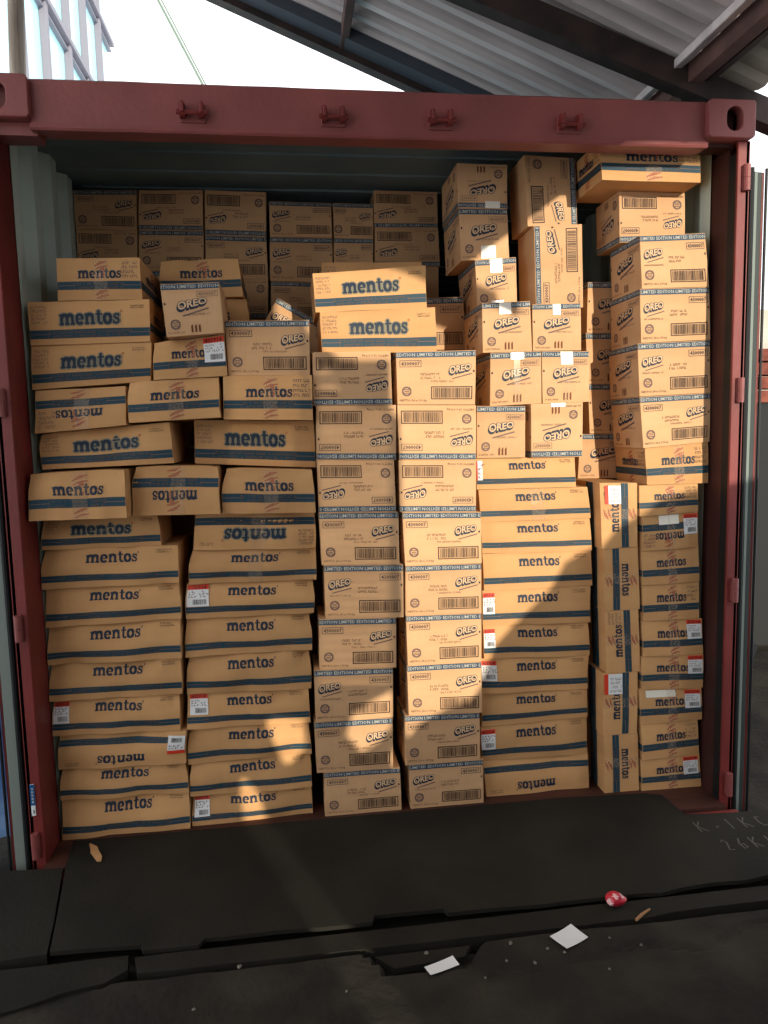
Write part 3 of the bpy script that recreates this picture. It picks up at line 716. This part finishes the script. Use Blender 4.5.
BOXES = [
('A1','M',0.14,0.28,-1.162,0.146,-0.735,0.129,-0.737,0.002,-1.166,0.002),
('K1','M',0.16,0.28,-0.735,0.108,-0.305,0.108,-0.305,0.002,-0.731,0.002),
('J9','O',0.14,0.2,-0.261,0.166,0.014,0.162,0.017,0.002,-0.262,0.002),
('I9','O',0.14,0.2,0.048,0.169,0.324,0.167,0.324,0.002,0.051,0.002),
('A2','M',0.14,0.28,-1.165,0.25,-0.739,0.24,-0.735,0.131,-1.162,0.147),
('K2','M',0.16,0.28,-0.734,0.227,-0.304,0.232,-0.305,0.109,-0.733,0.11),
('H10','Mu',0.18,0.28,0.334,0.14,0.745,0.138,0.749,0.002,0.346,0.002),
('G5','V',0.13,0.36,0.785,0.227,0.919,0.228,0.927,0.002,0.79,0.002),
('F16','E',0.12,0.25,0.931,0.123,1.165,0.13,1.172,0.002,0.934,0.002),
('J8','O',0.14,0.2,-0.29,0.355,-0.009,0.353,-0.011,0.164,-0.286,0.168),
('A3','Mu',0.14,0.28,-1.163,0.374,-0.733,0.359,-0.739,0.241,-1.165,0.252),
('I8','O',0.14,0.2,0.036,0.356,0.313,0.347,0.312,0.168,0.035,0.17),
('K3','M',0.16,0.28,-0.731,0.356,-0.302,0.347,-0.302,0.233,-0.734,0.228),
('H9','M',0.18,0.28,0.328,0.272,0.74,0.284,0.743,0.139,0.332,0.141),
('F15','E',0.12,0.25,0.928,0.261,1.153,0.265,1.163,0.132,0.934,0.125),
('G4','V',0.13,0.36,0.778,0.469,0.916,0.465,0.915,0.23,0.781,0.228),
('A4','M',0.14,0.28,-1.172,0.498,-0.747,0.489,-0.753,0.361,-1.172,0.376),
('K4','M',0.16,0.28,-0.732,0.48,-0.306,0.473,-0.302,0.349,-0.732,0.358),
('H8','M',0.18,0.28,0.333,0.403,0.739,0.392,0.74,0.286,0.333,0.274),
('F14','E',0.12,0.25,0.918,0.399,1.166,0.39,1.169,0.267,0.926,0.263),
('J7','O',0.14,0.2,-0.284,0.545,-0.003,0.537,-0.007,0.355,-0.283,0.357),
('I7','O',0.14,0.2,0.048,0.541,0.321,0.538,0.32,0.348,0.051,0.357),
('A5','M',0.14,0.28,-1.172,0.62,-0.733,0.62,-0.74,0.491,-1.172,0.5),
('K5','M',0.16,0.28,-0.725,0.614,-0.289,0.615,-0.296,0.475,-0.726,0.482),
('H7','M',0.18,0.28,0.33,0.536,0.746,0.522,0.743,0.394,0.333,0.404),
('F13','E',0.12,0.25,0.926,0.525,1.169,0.521,1.17,0.391,0.928,0.4),
('G3','V',0.13,0.36,0.785,0.702,0.913,0.703,0.925,0.466,0.793,0.47),
('J6','O',0.14,0.2,-0.261,0.729,0.012,0.719,0.009,0.538,-0.264,0.546),
('A6','M',0.14,0.28,-1.172,0.747,-0.73,0.756,-0.733,0.621,-1.172,0.621),
('I6','O',0.14,0.2,0.048,0.724,0.323,0.718,0.321,0.54,0.051,0.542),
('H6','M',0.18,0.28,0.339,0.66,0.745,0.648,0.75,0.523,0.341,0.537),
('F12','E',0.12,0.25,0.926,0.658,1.162,0.657,1.169,0.523,0.932,0.526),
('K6','M',0.16,0.28,-0.723,0.748,-0.284,0.747,-0.288,0.616,-0.724,0.616),
('A7','M',0.14,0.28,-1.172,0.88,-0.726,0.881,-0.73,0.758,-1.172,0.749),
('H5','M',0.18,0.28,0.338,0.791,0.75,0.789,0.751,0.65,0.337,0.662),
('F11','E',0.12,0.25,0.926,0.793,1.146,0.796,1.149,0.659,0.929,0.659),
('K7','M',0.16,0.28,-0.717,0.87,-0.266,0.865,-0.278,0.748,-0.716,0.749),
('J5','O',0.14,0.2,-0.237,0.918,0.041,0.909,0.039,0.72,-0.237,0.729),
('I5','O',0.14,0.2,0.05,0.904,0.324,0.9,0.323,0.72,0.046,0.725),
('G2','V',0.13,0.36,0.779,0.933,0.909,0.936,0.919,0.704,0.783,0.704),
('A8','M',0.14,0.28,-1.172,1.011,-0.73,1.009,-0.73,0.883,-1.172,0.881),
('H4','M',0.18,0.28,0.339,0.927,0.754,0.92,0.758,0.79,0.344,0.792),
('F10','E',0.12,0.25,0.92,0.919,1.141,0.928,1.146,0.798,0.924,0.795),
('K8','M',0.16,0.28,-0.695,0.987,-0.257,0.977,-0.265,0.867,-0.701,0.871),
('J4','O',0.14,0.2,-0.249,1.103,0.028,1.096,0.028,0.911,-0.244,0.92),
('I4','O',0.14,0.2,0.042,1.094,0.324,1.085,0.325,0.902,0.049,0.905),
('H3','M',0.18,0.28,0.335,1.043,0.748,1.041,0.754,0.922,0.339,0.929),
('F9','Eu',0.12,0.25,0.92,1.048,1.134,1.058,1.137,0.929,0.921,0.921),
('A9','M',0.15,0.28,-1.166,1.119,-0.791,1.119,-0.784,1.01,-1.164,1.012),
('K9','Mu',0.16,0.28,-0.674,1.117,-0.258,1.105,-0.263,0.978,-0.68,0.988),
('G1','V',0.13,0.36,0.761,1.175,0.902,1.171,0.907,0.938,0.771,0.934),
('H2','M',0.18,0.28,0.328,1.16,0.737,1.158,0.748,1.043,0.335,1.044),
('A10','E',0.04,0.4,-1.165,1.27,-0.862,1.277,-0.866,1.12,-1.164,1.121),
('F8','E',0.12,0.25,0.908,1.161,1.131,1.162,1.134,1.059,0.91,1.049),
('A11','Eu',0.1,0.4,-0.855,1.284,-0.574,1.276,-0.578,1.116,-0.861,1.121),
('A12','E',0.12,0.4,-0.565,1.268,-0.268,1.253,-0.259,1.106,-0.572,1.115),
('I3','Ou',0.14,0.2,0.034,1.277,0.308,1.27,0.306,1.087,0.034,1.096),
('J3','Ou',0.14,0.2,-0.249,1.285,0.017,1.278,0.02,1.098,-0.249,1.104),
('H1','M',0.18,0.28,0.318,1.273,0.687,1.269,0.691,1.16,0.321,1.162),
('F7','E',0.12,0.25,0.927,1.295,1.169,1.312,1.17,1.163,0.936,1.163),
('E4','o',0.38,0.27,0.787,1.35,0.981,1.345,0.988,1.172,0.78,1.176),
('A13','M',0.13,0.28,-1.151,1.395,-0.732,1.424,-0.722,1.289,-1.143,1.279),
('A17','M',0.2,0.28,-0.66,1.431,-0.254,1.419,-0.252,1.257,-0.664,1.283),
('I2','Ou',0.14,0.2,0.033,1.466,0.31,1.461,0.308,1.271,0.036,1.279),
('J2','Ou',0.14,0.2,-0.246,1.468,0.028,1.467,0.024,1.279,-0.249,1.287),
('N1','o',0.17,0.27,0.321,1.459,0.498,1.456,0.496,1.273,0.319,1.275),
('N2','ou',0.17,0.27,0.519,1.462,0.712,1.466,0.71,1.27,0.52,1.272),
('F6','O',0.12,0.24,0.903,1.478,1.172,1.488,1.172,1.313,0.919,1.296),
('A14','Eu',0.12,0.4,-1.15,1.535,-0.864,1.543,-0.865,1.417,-1.155,1.396),
('E3','o',0.38,0.27,0.819,1.543,1.007,1.54,1.01,1.347,0.828,1.351),
('A15','E',0.1,0.4,-0.855,1.555,-0.561,1.57,-0.561,1.436,-0.854,1.424),
('A16','E',0.12,0.4,-0.55,1.571,-0.257,1.571,-0.259,1.421,-0.553,1.429),
('J1','Ou',0.14,0.2,-0.252,1.648,0.013,1.649,0.015,1.468,-0.255,1.47),
('I1','O',0.14,0.2,0.032,1.646,0.312,1.65,0.306,1.463,0.034,1.468),
('M1','o',0.2,0.27,0.38,1.646,0.566,1.651,0.568,1.465,0.377,1.459),
('M2','o',0.2,0.27,0.569,1.651,0.746,1.649,0.747,1.468,0.573,1.465),
('F5','O',0.12,0.24,0.893,1.665,1.164,1.675,1.171,1.489,0.902,1.48),
('A18','M',0.15,0.28,-1.155,1.677,-0.779,1.687,-0.787,1.56,-1.16,1.537),
('E2','o',0.38,0.27,0.809,1.737,0.996,1.736,0.999,1.541,0.819,1.544),
('A21','E',0.12,0.4,-0.777,1.687,-0.54,1.705,-0.536,1.572,-0.772,1.561),
('A23','O',0.14,0.2,-0.537,1.752,-0.26,1.754,-0.263,1.572,-0.533,1.573),
('C4','o',0.2,0.27,0.351,1.819,0.526,1.826,0.533,1.651,0.353,1.647),
('C5','o',0.2,0.27,0.535,1.815,0.713,1.819,0.716,1.652,0.536,1.652),
('L2','M',0.2,0.28,-0.22,1.79,0.183,1.806,0.186,1.65,-0.217,1.651),
('C6','O',0.5,0.2,0.043,1.886,0.355,1.894,0.365,1.692,0.046,1.692),
('A19','M',0.15,0.28,-1.157,1.816,-0.778,1.824,-0.781,1.688,-1.155,1.678),
('F4','O',0.12,0.24,0.898,1.853,1.158,1.86,1.165,1.677,0.904,1.667),
('A22','o',0.08,0.27,-0.729,1.858,-0.546,1.865,-0.538,1.706,-0.717,1.693),
('A22c','E',0.4,0.28,-0.769,1.871,-0.474,1.876,-0.469,1.709,-0.777,1.692),
('E1','o',0.38,0.27,0.816,1.928,0.998,1.929,1,1.737,0.813,1.738),
('B9','O',0.85,0.2,-0.392,2.023,-0.134,2.016,-0.134,1.861,-0.399,1.861),
('B6b','Ou',0.85,0.2,-0.662,2.031,-0.405,2.032,-0.411,1.87,-0.67,1.87),
('L1','M',0.22,0.28,-0.24,1.924,0.156,1.953,0.157,1.806,-0.234,1.791),
('B4b','O',0.85,0.2,-0.932,2.062,-0.671,2.063,-0.678,1.904,-0.941,1.904),
('C3','o',0.35,0.27,0.366,2,0.522,2.012,0.526,1.827,0.374,1.821),
('D2','Vl',0.3,0.19,0.575,2.111,0.758,2.12,0.764,1.82,0.582,1.818),
('L3','M',0.52,0.28,-0.191,2.028,0.198,2.034,0.203,1.892,-0.196,1.888),
('A22b','E',0.4,0.28,-0.784,2.008,-0.497,2.017,-0.488,1.877,-0.772,1.872),
('A20','E',0.16,0.4,-1.062,1.955,-0.803,1.959,-0.801,1.825,-1.064,1.82),
('F3','O',0.12,0.24,0.895,2.034,1.136,2.045,1.156,1.861,0.905,1.854),
('B8','O',0.85,0.2,-0.39,2.204,-0.128,2.202,-0.129,2.017,-0.396,2.025),
('B6','O',0.85,0.2,-0.657,2.209,-0.406,2.204,-0.405,2.033,-0.662,2.032),
('B11','O',0.85,0.2,-0.12,2.203,0.048,2.2,0.043,2.037,-0.125,2.037),
('B2','Ou',0.85,0.2,-1.172,2.227,-0.931,2.223,-0.94,2.066,-1.172,2.066),
('B4','O',0.85,0.2,-0.923,2.227,-0.663,2.225,-0.67,2.065,-0.932,2.064),
('B13','Ou',0.85,0.2,0.057,2.246,0.332,2.249,0.339,2.088,0.053,2.088),
('C2','o',0.37,0.27,0.312,2.191,0.495,2.19,0.502,2.012,0.318,2.002),
('B10','O',0.85,0.2,-0.12,2.346,0.051,2.345,0.048,2.201,-0.12,2.204),
('B7','O',0.85,0.2,-0.388,2.35,-0.128,2.346,-0.128,2.204,-0.389,2.205),
('B5','Ou',0.85,0.2,-0.649,2.39,-0.399,2.386,-0.406,2.205,-0.657,2.211),
('F2','Ou',0.22,0.2,0.863,2.213,1.114,2.211,1.117,2.045,0.868,2.035),
('B3','Ou',0.85,0.2,-0.914,2.385,-0.658,2.39,-0.666,2.227,-0.923,2.228),
('B1','O',0.85,0.2,-1.172,2.38,-0.924,2.385,-0.932,2.224,-1.172,2.229),
('D1','Vr',0.31,0.19,0.541,2.362,0.734,2.356,0.743,2.121,0.555,2.112),
('B12','Ou',0.85,0.2,0.057,2.402,0.33,2.399,0.332,2.25,0.053,2.247),
('C1','ou',0.37,0.27,0.307,2.35,0.496,2.347,0.495,2.191,0.308,2.192),
('F1','E',0.115,0.25,0.744,2.345,1.108,2.338,1.112,2.213,0.753,2.215),
]
HIDDEN = [(0.043, 0.365, 0.50, 1.692), (-0.399, -0.134, 0.85, 1.861), (-0.670, -0.405, 0.85, 1.870), (-0.941, -0.669, 0.85, 1.904), (-0.125, 0.048, 0.85, 2.037), (-1.172, -0.931, 0.85, 2.066), (0.053, 0.339, 0.85, 2.088)]

for i, row in enumerate(BOXES): carton(*row, idx=i+1)
# cookie carton that has slid and leans in the gap
sh = Shell((-.14, .184), (.14, .184), (.14, 0), (-.14, 0), .2, .0015, .001, 77); mb = MB(); sh.body(mb, M['pale']); sh.ink(mb, art_biscuit('O', .28, .184, True, 5))
o = mb.build('cookie_carton', smooth=True, loc=(-.340, .53, 1.668)); o.rotation_euler = (0, math.radians(31), math.radians(-4))
setp(o, 'tilted cookie carton leaning in the dark gap behind the lone cookie carton', 'carton', 'cookie cartons in the rear row')
# cartons of the inner rows that carry the rear ones
mb = MB(); sh = Shell((-.13, .186), (.13, .186), (.13, 0), (-.13, 0), .2, .002, .001, 91); sh.body(mb, M['pale'])
proto = mb.build('cookie_carton', smooth=True, loc=(0, 0, -5)); used = False
for x0, x1, y, zb in HIDDEN:
    n = max(1, round(zb/.188)); hh = zb/n
    for k in range(n):
        o = proto if not used else proto.copy()
        if used: C.objects.link(o)
        used = True
        o.location = ((x0+x1)/2, y, k*hh+.0005); o.scale = (min((x1-x0), .28)/.2665*.99, 1, (hh-.004)/.186)
        setp(o, 'brown carton of the inner rows, lost in the dark behind the front stacks', 'carton', 'cartons of the inner rows')

# ---------------------------------------------------------------- shelter roof
rf = empty('shelter_roof', (0, 0, 2.9), label='sloping corrugated metal roof on dark beams above the container', cat='roof')
def zr(x, o=0): return 3.025-.398*x+o
mb = MB(); vs = []; wl = .105; y0, y1 = -3.4, 1.0; n = int((y1-y0)/wl*12); xs = [-3.6+.42*i for i in range(12)]; xs[-1] = 1.12
for i in range(n+1):
    y = y0+(y1-y0)*i/n; c = .060*max(-.55, min(.55, 1.9*math.cos(2*PI*y/wl)))
    for x in xs: vs.append((x, y, zr(x, c+.065)-2.9))
k = len(xs); mb.add(vs, [(i*k+j, i*k+j+1, (i+1)*k+j+1, (i+1)*k+j) for i in range(n) for j in range(k-1)], M['sheet'])
mb.build('corrugated_sheet', rf)
def sloped(xa, xb, ya, yb, w, h, m, name, dz=0):       # beam following the slope
    mb = MB(); vs = []
    for x, y in ((xa, ya), (xb, yb)):
        for dy in (-w/2, w/2):
            for dh in (-h, 0): vs.append((x, y+dy, zr(x, dz+dh)-2.9))
    mb.add(vs, [(0, 1, 3, 2), (4, 6, 7, 5), (0, 4, 5, 1), (2, 3, 7, 6), (0, 2, 6, 4), (1, 5, 7, 3)], m); return mb.build(name, rf)
sloped(-3.6, 1.3, 1.0, 1.0, .06, .10, M['darksteel'], 'fascia_beam', .05)
sloped(-3.6, 1.3, .93, .93, .10, .05, M['slate'], 'edge_trim', .03)
sloped(-3.6, 1.45, .60, .14, .06, .09, M['darksteel'], 'rafter', .02)
sloped(-3.6, 1.35, -3.3, -3.3, .08, .12, M['darksteel'], 'rafter', .02)
def along(x, w, h, m, name, ya=-3.4, yb=1.0, dz=0):
    mb = MB(); z = zr(x, dz)-2.9; mb.box(x-w/2, ya, z-h, x+w/2, yb, z, m, .004); return mb.build(name, rf)
along(1.10, .05, .07, M['rustred'], 'purlin', dz=.035); along(1.15, .03, .06, M['darksteel'], 'purlin', dz=.05); along(1.04, .03, .03, M['sheet'], 'purlin', dz=.02)
along(-.045, .035, .05, M['rustred'], 'purlin', dz=.03); along(-1.3, .035, .05, M['rustred'], 'purlin', dz=.03); along(-2.5, .035, .05, M['rustred'], 'purlin', dz=.03)
mb = MB(); vs = []
for i in range(61):
    y = -1.5+2.1*i/60
    for x in (1.14, 1.34): vs.append((x, y, zr(x, .05+.008*math.cos(i*2.1))-2.9))
mb.add(vs, [(2*i, 2*i+1, 2*i+3, 2*i+2) for i in range(60)], M['plaster']); mb.build('eave_strip', rf)

# ---------------------------------------------------------------- beyond
b = empty('glass_building', (-5, 16, 0), label='tall pale blue glass building with grey window frames behind the container', cat='building')
mb = MB(); mb.box(-.4, -9, 0, 0, 4.3, 22, M['glass']); mb.build('glass_facade', b)
for y in (-6.6, -5.0, -3.4, -1.9, -.2, 1.35, 2.9):
    mb = MB(); mb.box(0, y-.09, 0, .14, y+.09, 22, M['frame'], .01); mb.build('mullion', b)
for z in (3.6, 10.2, 12.4, 14.6, 16.8, 19):
    mb = MB(); mb.box(0, -9, z-.06, .18, 4.35, z+.06, M['frame'], .01); mb.box(.0, -9, z-.20, .1, 4.32, z-.16, M['frame']); mb.build('transom', b)
mb = MB(); mb.tube([(-1.385, .8, 0), (-1.36, .8, 2.3), (-1.315, .8, 3.3), (-1.31, .8, 3.42)], .030, M['pale_pole'], 16); mb.tube([(-1.31, .8, 3.42), (-1.31, .8, 3.45)], .036, M['pale_pole'], 16)
mb.build('post', label='round weathered pole rising behind the upper left container corner', cat='pole')
mb = MB(); mb.tube([(-1.6, 2, 5.0), (-1.16, 2, 4.14), (-.96, 2, 3.741), (-.742, 2, 3.311), (-.6, 2, 3.02), (-.5, 2, 2.82)], .007, M['cable'], 6); mb.tube([(-1.575, 2.01, 5.0), (-.94, 2.01, 3.741), (-.725, 2.01, 3.311), (-.5, 2.01, 2.84)], .004, M['cable'], 6)
mb.build('hanging_cable', label='thin green cable running diagonally across the white sky', cat='cable')
# blue tarpaulin beyond the left door
mb = MB(); vs = []; nx, nz = 30, 14
for j in range(nz+1):
    for i in range(nx+1):
        x = -3.2+1.885*i/nx; z = -.004+.85*j/nz; vs.append((x, .25+.04*noise.noise(Vector((x*5, z*3, 0)))+.02*math.sin(x*22)-.06*(1-j/nz)**2, z))
mb.add(vs, [(j*(nx+1)+i, j*(nx+1)+i+1, (j+1)*(nx+1)+i+1, (j+1)*(nx+1)+i) for j in range(nz) for i in range(nx)], M['blue'])
mb.build('tarpaulin', smooth=True, label='crinkled blue tarpaulin beyond the left container door', cat='tarpaulin')
# right side yard
mb = MB(); R = random.Random(4)
mb.box(1.36, 1.75, 0, 3.4, 1.9, 1.50, M['junk'])
brick = varied('worn_brick', srgb(96, 50, 40), srgb(128, 72, 56), (20, 20, 20), .9)
for r in range(4):
    x = 1.36-(r % 2)*.1
    while x < 3.3:
        l = .2; mb.box(max(1.36, x), 1.735+R.uniform(-.006, .006), 1.50+r*.082, x+l-.014, 1.88, 1.572+r*.082, brick, .004); x += l
mb.build('brick_wall', label='low wall topped with red bricks seen right of the container', cat='wall')
mb = MB(); mb.box(1.3, 3.6, 0, 5.5, 3.8, 2.35, M['plaster']); mb.build('plaster_wall', label='pale plaster wall far beyond the right container side', cat='wall')
def lump(name, m, loc, sc, seed, **k):
    bm = bmesh.new(); bmesh.ops.create_icosphere(bm, subdivisions=3, radius=1)
    for v in bm.verts:
        v.co += noise.noise_vector(v.co*1.8+Vector((seed, 0, 0)))*.3; v.co = Vector((v.co.x*sc[0], v.co.y*sc[1], v.co.z*sc[2]))
    lo = min(v.co.z for v in bm.verts)
    for v in bm.verts: v.co.z -= lo
    mb = MB(); mb.bm(bm, m); return mb.build(name, loc=loc, smooth=True, **k)
lump('sack', M['junk'], (1.62, .95, -.005), (.22, .3, .28), 3, label='dark filled sack on the ground right of the container', cat='sack')
lump('sack', M['junk'], (1.66, 1.50, -.005), (.22, .08, .5), 8, label='tall dark sack against the low brick wall', cat='sack')
lump('stone', M['stone'], (1.60, .95, .585), (.085, .06, .075), 5, label='pale grey lump resting on the dark sack at right', cat='stone')

# added unseen panel behind the viewer, cut out to shape the low sun's patches
def openings():
    out = []
    tx = math.tan(SUN_AZ); tz = math.tan(SUN_EL)/math.cos(SUN_AZ); D = MASK_Y
    for poly in LIT: out.append([(x+(.15-D)*tx, z+(.15-D)*tz) for x, z in poly])
    return out
MASK_Y = -3.5
LIT = [[(-0.283, 1.944), (-0.182, 1.984), (0.192, 2.003), (0.235, 2.079), (0.445, 2.115), (0.467, 2.188), (0.616, 2.217), (0.695, 2.251), (0.833, 2.264), (1.186, 2.268), (1.282, 2.243), (1.315, 1.167), (1.157, 1.143), (0.982, 1.104), (0.925, 1.062), (0.818, 1.0), (0.765, 0.936), (0.658, 0.889), (0.605, 0.787), (0.545, 0.738), (0.469, 0.664), (0.394, 0.594), (0.355, 0.495), (0.31, 0.438), (0.279, 0.395), (0.186, 0.371), (0.093, 0.325), (0.04, 0.269), (0.027, 0.319), (0.032, 0.598), (0.036, 0.78), (0.032, 0.924), (0.038, 1.207), (0.035, 1.415), (-0.193, 1.649), (-0.275, 1.722)],
[(-0.181, 0.297), (-0.153, 0.381), (-0.08, 0.42), (-0.007, 0.452), (-0.01, 0.333), (-0.055, 0.269), (-0.129, 0.23)],
[(-0.459, 0.367), (-0.426, 0.386), (-0.318, 0.364), (-0.318, 0.26), (-0.366, 0.204), (-0.395, 0.199), (-0.431, 0.276)],
[(-0.558, 0.153), (-0.537, 0.166), (-0.49, 0.103), (-0.472, 0.018), (-0.356, -0.122), (-0.253, -0.288), (-0.284, -0.343), (-0.396, -0.234), (-0.531, -0.037), (-0.554, 0.018)],
[(-0.0, 0.257), (-0.028, 0.191), (-0.003, 0.151), (0.031, 0.186)],
[(-0.234, 1.616), (0.008, 1.617), (0.008, 1.608), (-0.235, 1.607)],
[(-0.235, 1.587), (0.008, 1.588), (0.007, 1.579), (-0.236, 1.578)],
[(-0.236, 1.559), (0.007, 1.559), (0.007, 1.549), (-0.237, 1.55)],
[(-0.237, 1.53), (0.006, 1.529), (0.006, 1.52), (-0.238, 1.521)],
[(-0.238, 1.501), (0.006, 1.5), (0.006, 1.491), (-0.238, 1.492)],
[(-0.239, 1.472), (0.005, 1.471), (0.005, 1.462), (-0.239, 1.463)],
[(-0.24, 1.443), (0.004, 1.441), (0.004, 1.432), (-0.24, 1.434)],
[(-0.241, 1.414), (0.004, 1.412), (0.004, 1.403), (-0.241, 1.405)],
[(-0.242, 1.385), (0.003, 1.382), (0.003, 1.373), (-0.242, 1.375)],
[(-0.243, 1.355), (0.002, 1.353), (0.002, 1.343), (-0.243, 1.346)],
[(-0.244, 1.326), (0.002, 1.323), (0.001, 1.314), (-0.244, 1.317)],
[(-0.245, 1.297), (0.001, 1.293), (0.001, 1.284), (-0.245, 1.287)],
[(-0.246, 1.267), (0.0, 1.264), (0.0, 1.254), (-0.246, 1.258)],
[(-0.247, 1.238), (-0.0, 1.234), (-0.001, 1.224), (-0.247, 1.228)],
[(-0.248, 1.208), (-0.001, 1.204), (-0.001, 1.194), (-0.248, 1.199)],
[(-0.249, 1.178), (-0.002, 1.174), (-0.002, 1.164), (-0.249, 1.169)],
[(-0.25, 1.149), (-0.002, 1.143), (-0.003, 1.134), (-0.25, 1.139)],
[(-0.251, 1.119), (-0.003, 1.113), (-0.003, 1.104), (-0.251, 1.109)],
[(-0.252, 1.089), (-0.004, 1.083), (-0.004, 1.073), (-0.252, 1.079)],
[(-0.253, 1.059), (-0.004, 1.053), (-0.005, 1.043), (-0.253, 1.049)],
[(-0.254, 1.029), (-0.005, 1.022), (-0.005, 1.013), (-0.254, 1.019)],
[(-0.255, 0.999), (-0.006, 0.992), (-0.006, 0.982), (-0.255, 0.989)],
[(-0.256, 0.968), (-0.006, 0.961), (-0.007, 0.951), (-0.256, 0.959)],
[(-0.257, 0.938), (-0.007, 0.93), (-0.007, 0.921), (-0.257, 0.929)],
[(-0.258, 0.908), (-0.008, 0.9), (-0.008, 0.89), (-0.258, 0.898)],
[(-0.259, 0.877), (-0.009, 0.869), (-0.009, 0.859), (-0.259, 0.868)],
[(-0.26, 0.847), (-0.009, 0.838), (-0.009, 0.828), (-0.26, 0.837)],
[(-0.261, 0.816), (-0.01, 0.807), (-0.01, 0.797), (-0.261, 0.807)],
[(-0.262, 0.786), (-0.011, 0.776), (-0.011, 0.766), (-0.262, 0.776)],
[(-0.263, 0.755), (-0.011, 0.745), (-0.012, 0.735), (-0.263, 0.745)],
[(-0.264, 0.724), (-0.012, 0.714), (-0.012, 0.704), (-0.264, 0.715)],
[(-0.265, 0.693), (-0.013, 0.682), (-0.013, 0.673), (-0.265, 0.684)],
[(-0.266, 0.662), (-0.014, 0.651), (-0.014, 0.641), (-0.266, 0.653)],
[(-0.267, 0.631), (-0.014, 0.62), (-0.014, 0.61), (-0.267, 0.622)],
[(-0.268, 0.6), (-0.015, 0.588), (-0.015, 0.578), (-0.268, 0.59)],
[(-0.269, 0.569), (-0.016, 0.557), (-0.016, 0.547), (-0.269, 0.559)],
[(-0.27, 0.538), (-0.016, 0.525), (-0.017, 0.515), (-0.27, 0.528)],
[(-0.271, 0.506), (-0.017, 0.493), (-0.017, 0.483), (-0.271, 0.497)],
[(-0.518, 1.821), (-0.294, 1.824), (-0.295, 1.818), (-0.518, 1.815)],
[(-0.519, 1.793), (-0.295, 1.796), (-0.296, 1.79), (-0.52, 1.787)],
[(-0.521, 1.765), (-0.296, 1.768), (-0.297, 1.761), (-0.521, 1.759)],
[(-0.522, 1.737), (-0.297, 1.74), (-0.298, 1.733), (-0.522, 1.731)],
[(-0.523, 1.709), (-0.298, 1.711), (-0.299, 1.705), (-0.523, 1.703)],
[(-0.524, 1.681), (-0.299, 1.683), (-0.3, 1.676), (-0.525, 1.675)],
[(-0.526, 1.653), (-0.3, 1.655), (-0.301, 1.648), (-0.526, 1.647)],
[(-0.527, 1.625), (-0.301, 1.626), (-0.302, 1.619), (-0.527, 1.619)],
[(-0.528, 1.597), (-0.302, 1.597), (-0.303, 1.591), (-0.528, 1.59)],
[(-0.529, 1.569), (-0.303, 1.569), (-0.304, 1.562), (-0.53, 1.562)],
[(-0.531, 1.54), (-0.304, 1.54), (-0.305, 1.533), (-0.531, 1.534)],
[(-0.532, 1.512), (-0.305, 1.511), (-0.306, 1.505), (-0.532, 1.505)],
[(-0.533, 1.483), (-0.306, 1.482), (-0.307, 1.476), (-0.534, 1.477)],
[(-0.535, 1.455), (-0.308, 1.454), (-0.308, 1.447), (-0.535, 1.448)],
[(-0.536, 1.426), (-0.309, 1.425), (-0.309, 1.418), (-0.536, 1.419)],
[(-0.537, 1.397), (-0.31, 1.396), (-0.31, 1.389), (-0.537, 1.391)],
[(-0.538, 1.368), (-0.311, 1.366), (-0.311, 1.36), (-0.539, 1.362)],
[(-0.54, 1.34), (-0.312, 1.337), (-0.312, 1.33), (-0.54, 1.333)],
[(-0.541, 1.311), (-0.313, 1.308), (-0.313, 1.301), (-0.541, 1.304)],
[(-0.542, 1.282), (-0.314, 1.279), (-0.314, 1.272), (-0.543, 1.275)]]

hs = openings()
outer = [(-2.0, -.1), (3.0, -.1), (3.0, 3.2), (-2.0, 3.2)]
q = flat_plate(outer, hs, .02, M['sheet'], 'sun_mask', None, (0, MASK_Y, 0), 0); q['kind'] = 'structure'
mb = MB(); n = 40; vs = []  # added unseen screen on the right, keeps sky light off that side
for i in range(n+1):
    t = i/n; x = 1.46+1.0*t+.012*math.cos(i*PI); y = -.55-2.9*t
    vs += [(x, y, -.05), (x+.04, y, -.05), (x, y, 2.5), (x+.04, y, 2.5)]
fs = []
for i in range(n): a = 4*i; fs += [(a, a+4, a+6, a+2), (a+1, a+3, a+7, a+5), (a+2, a+6, a+7, a+3)]
mb.add(vs, fs, M['darksteel']); mb.build('light_blocker', kind='structure')
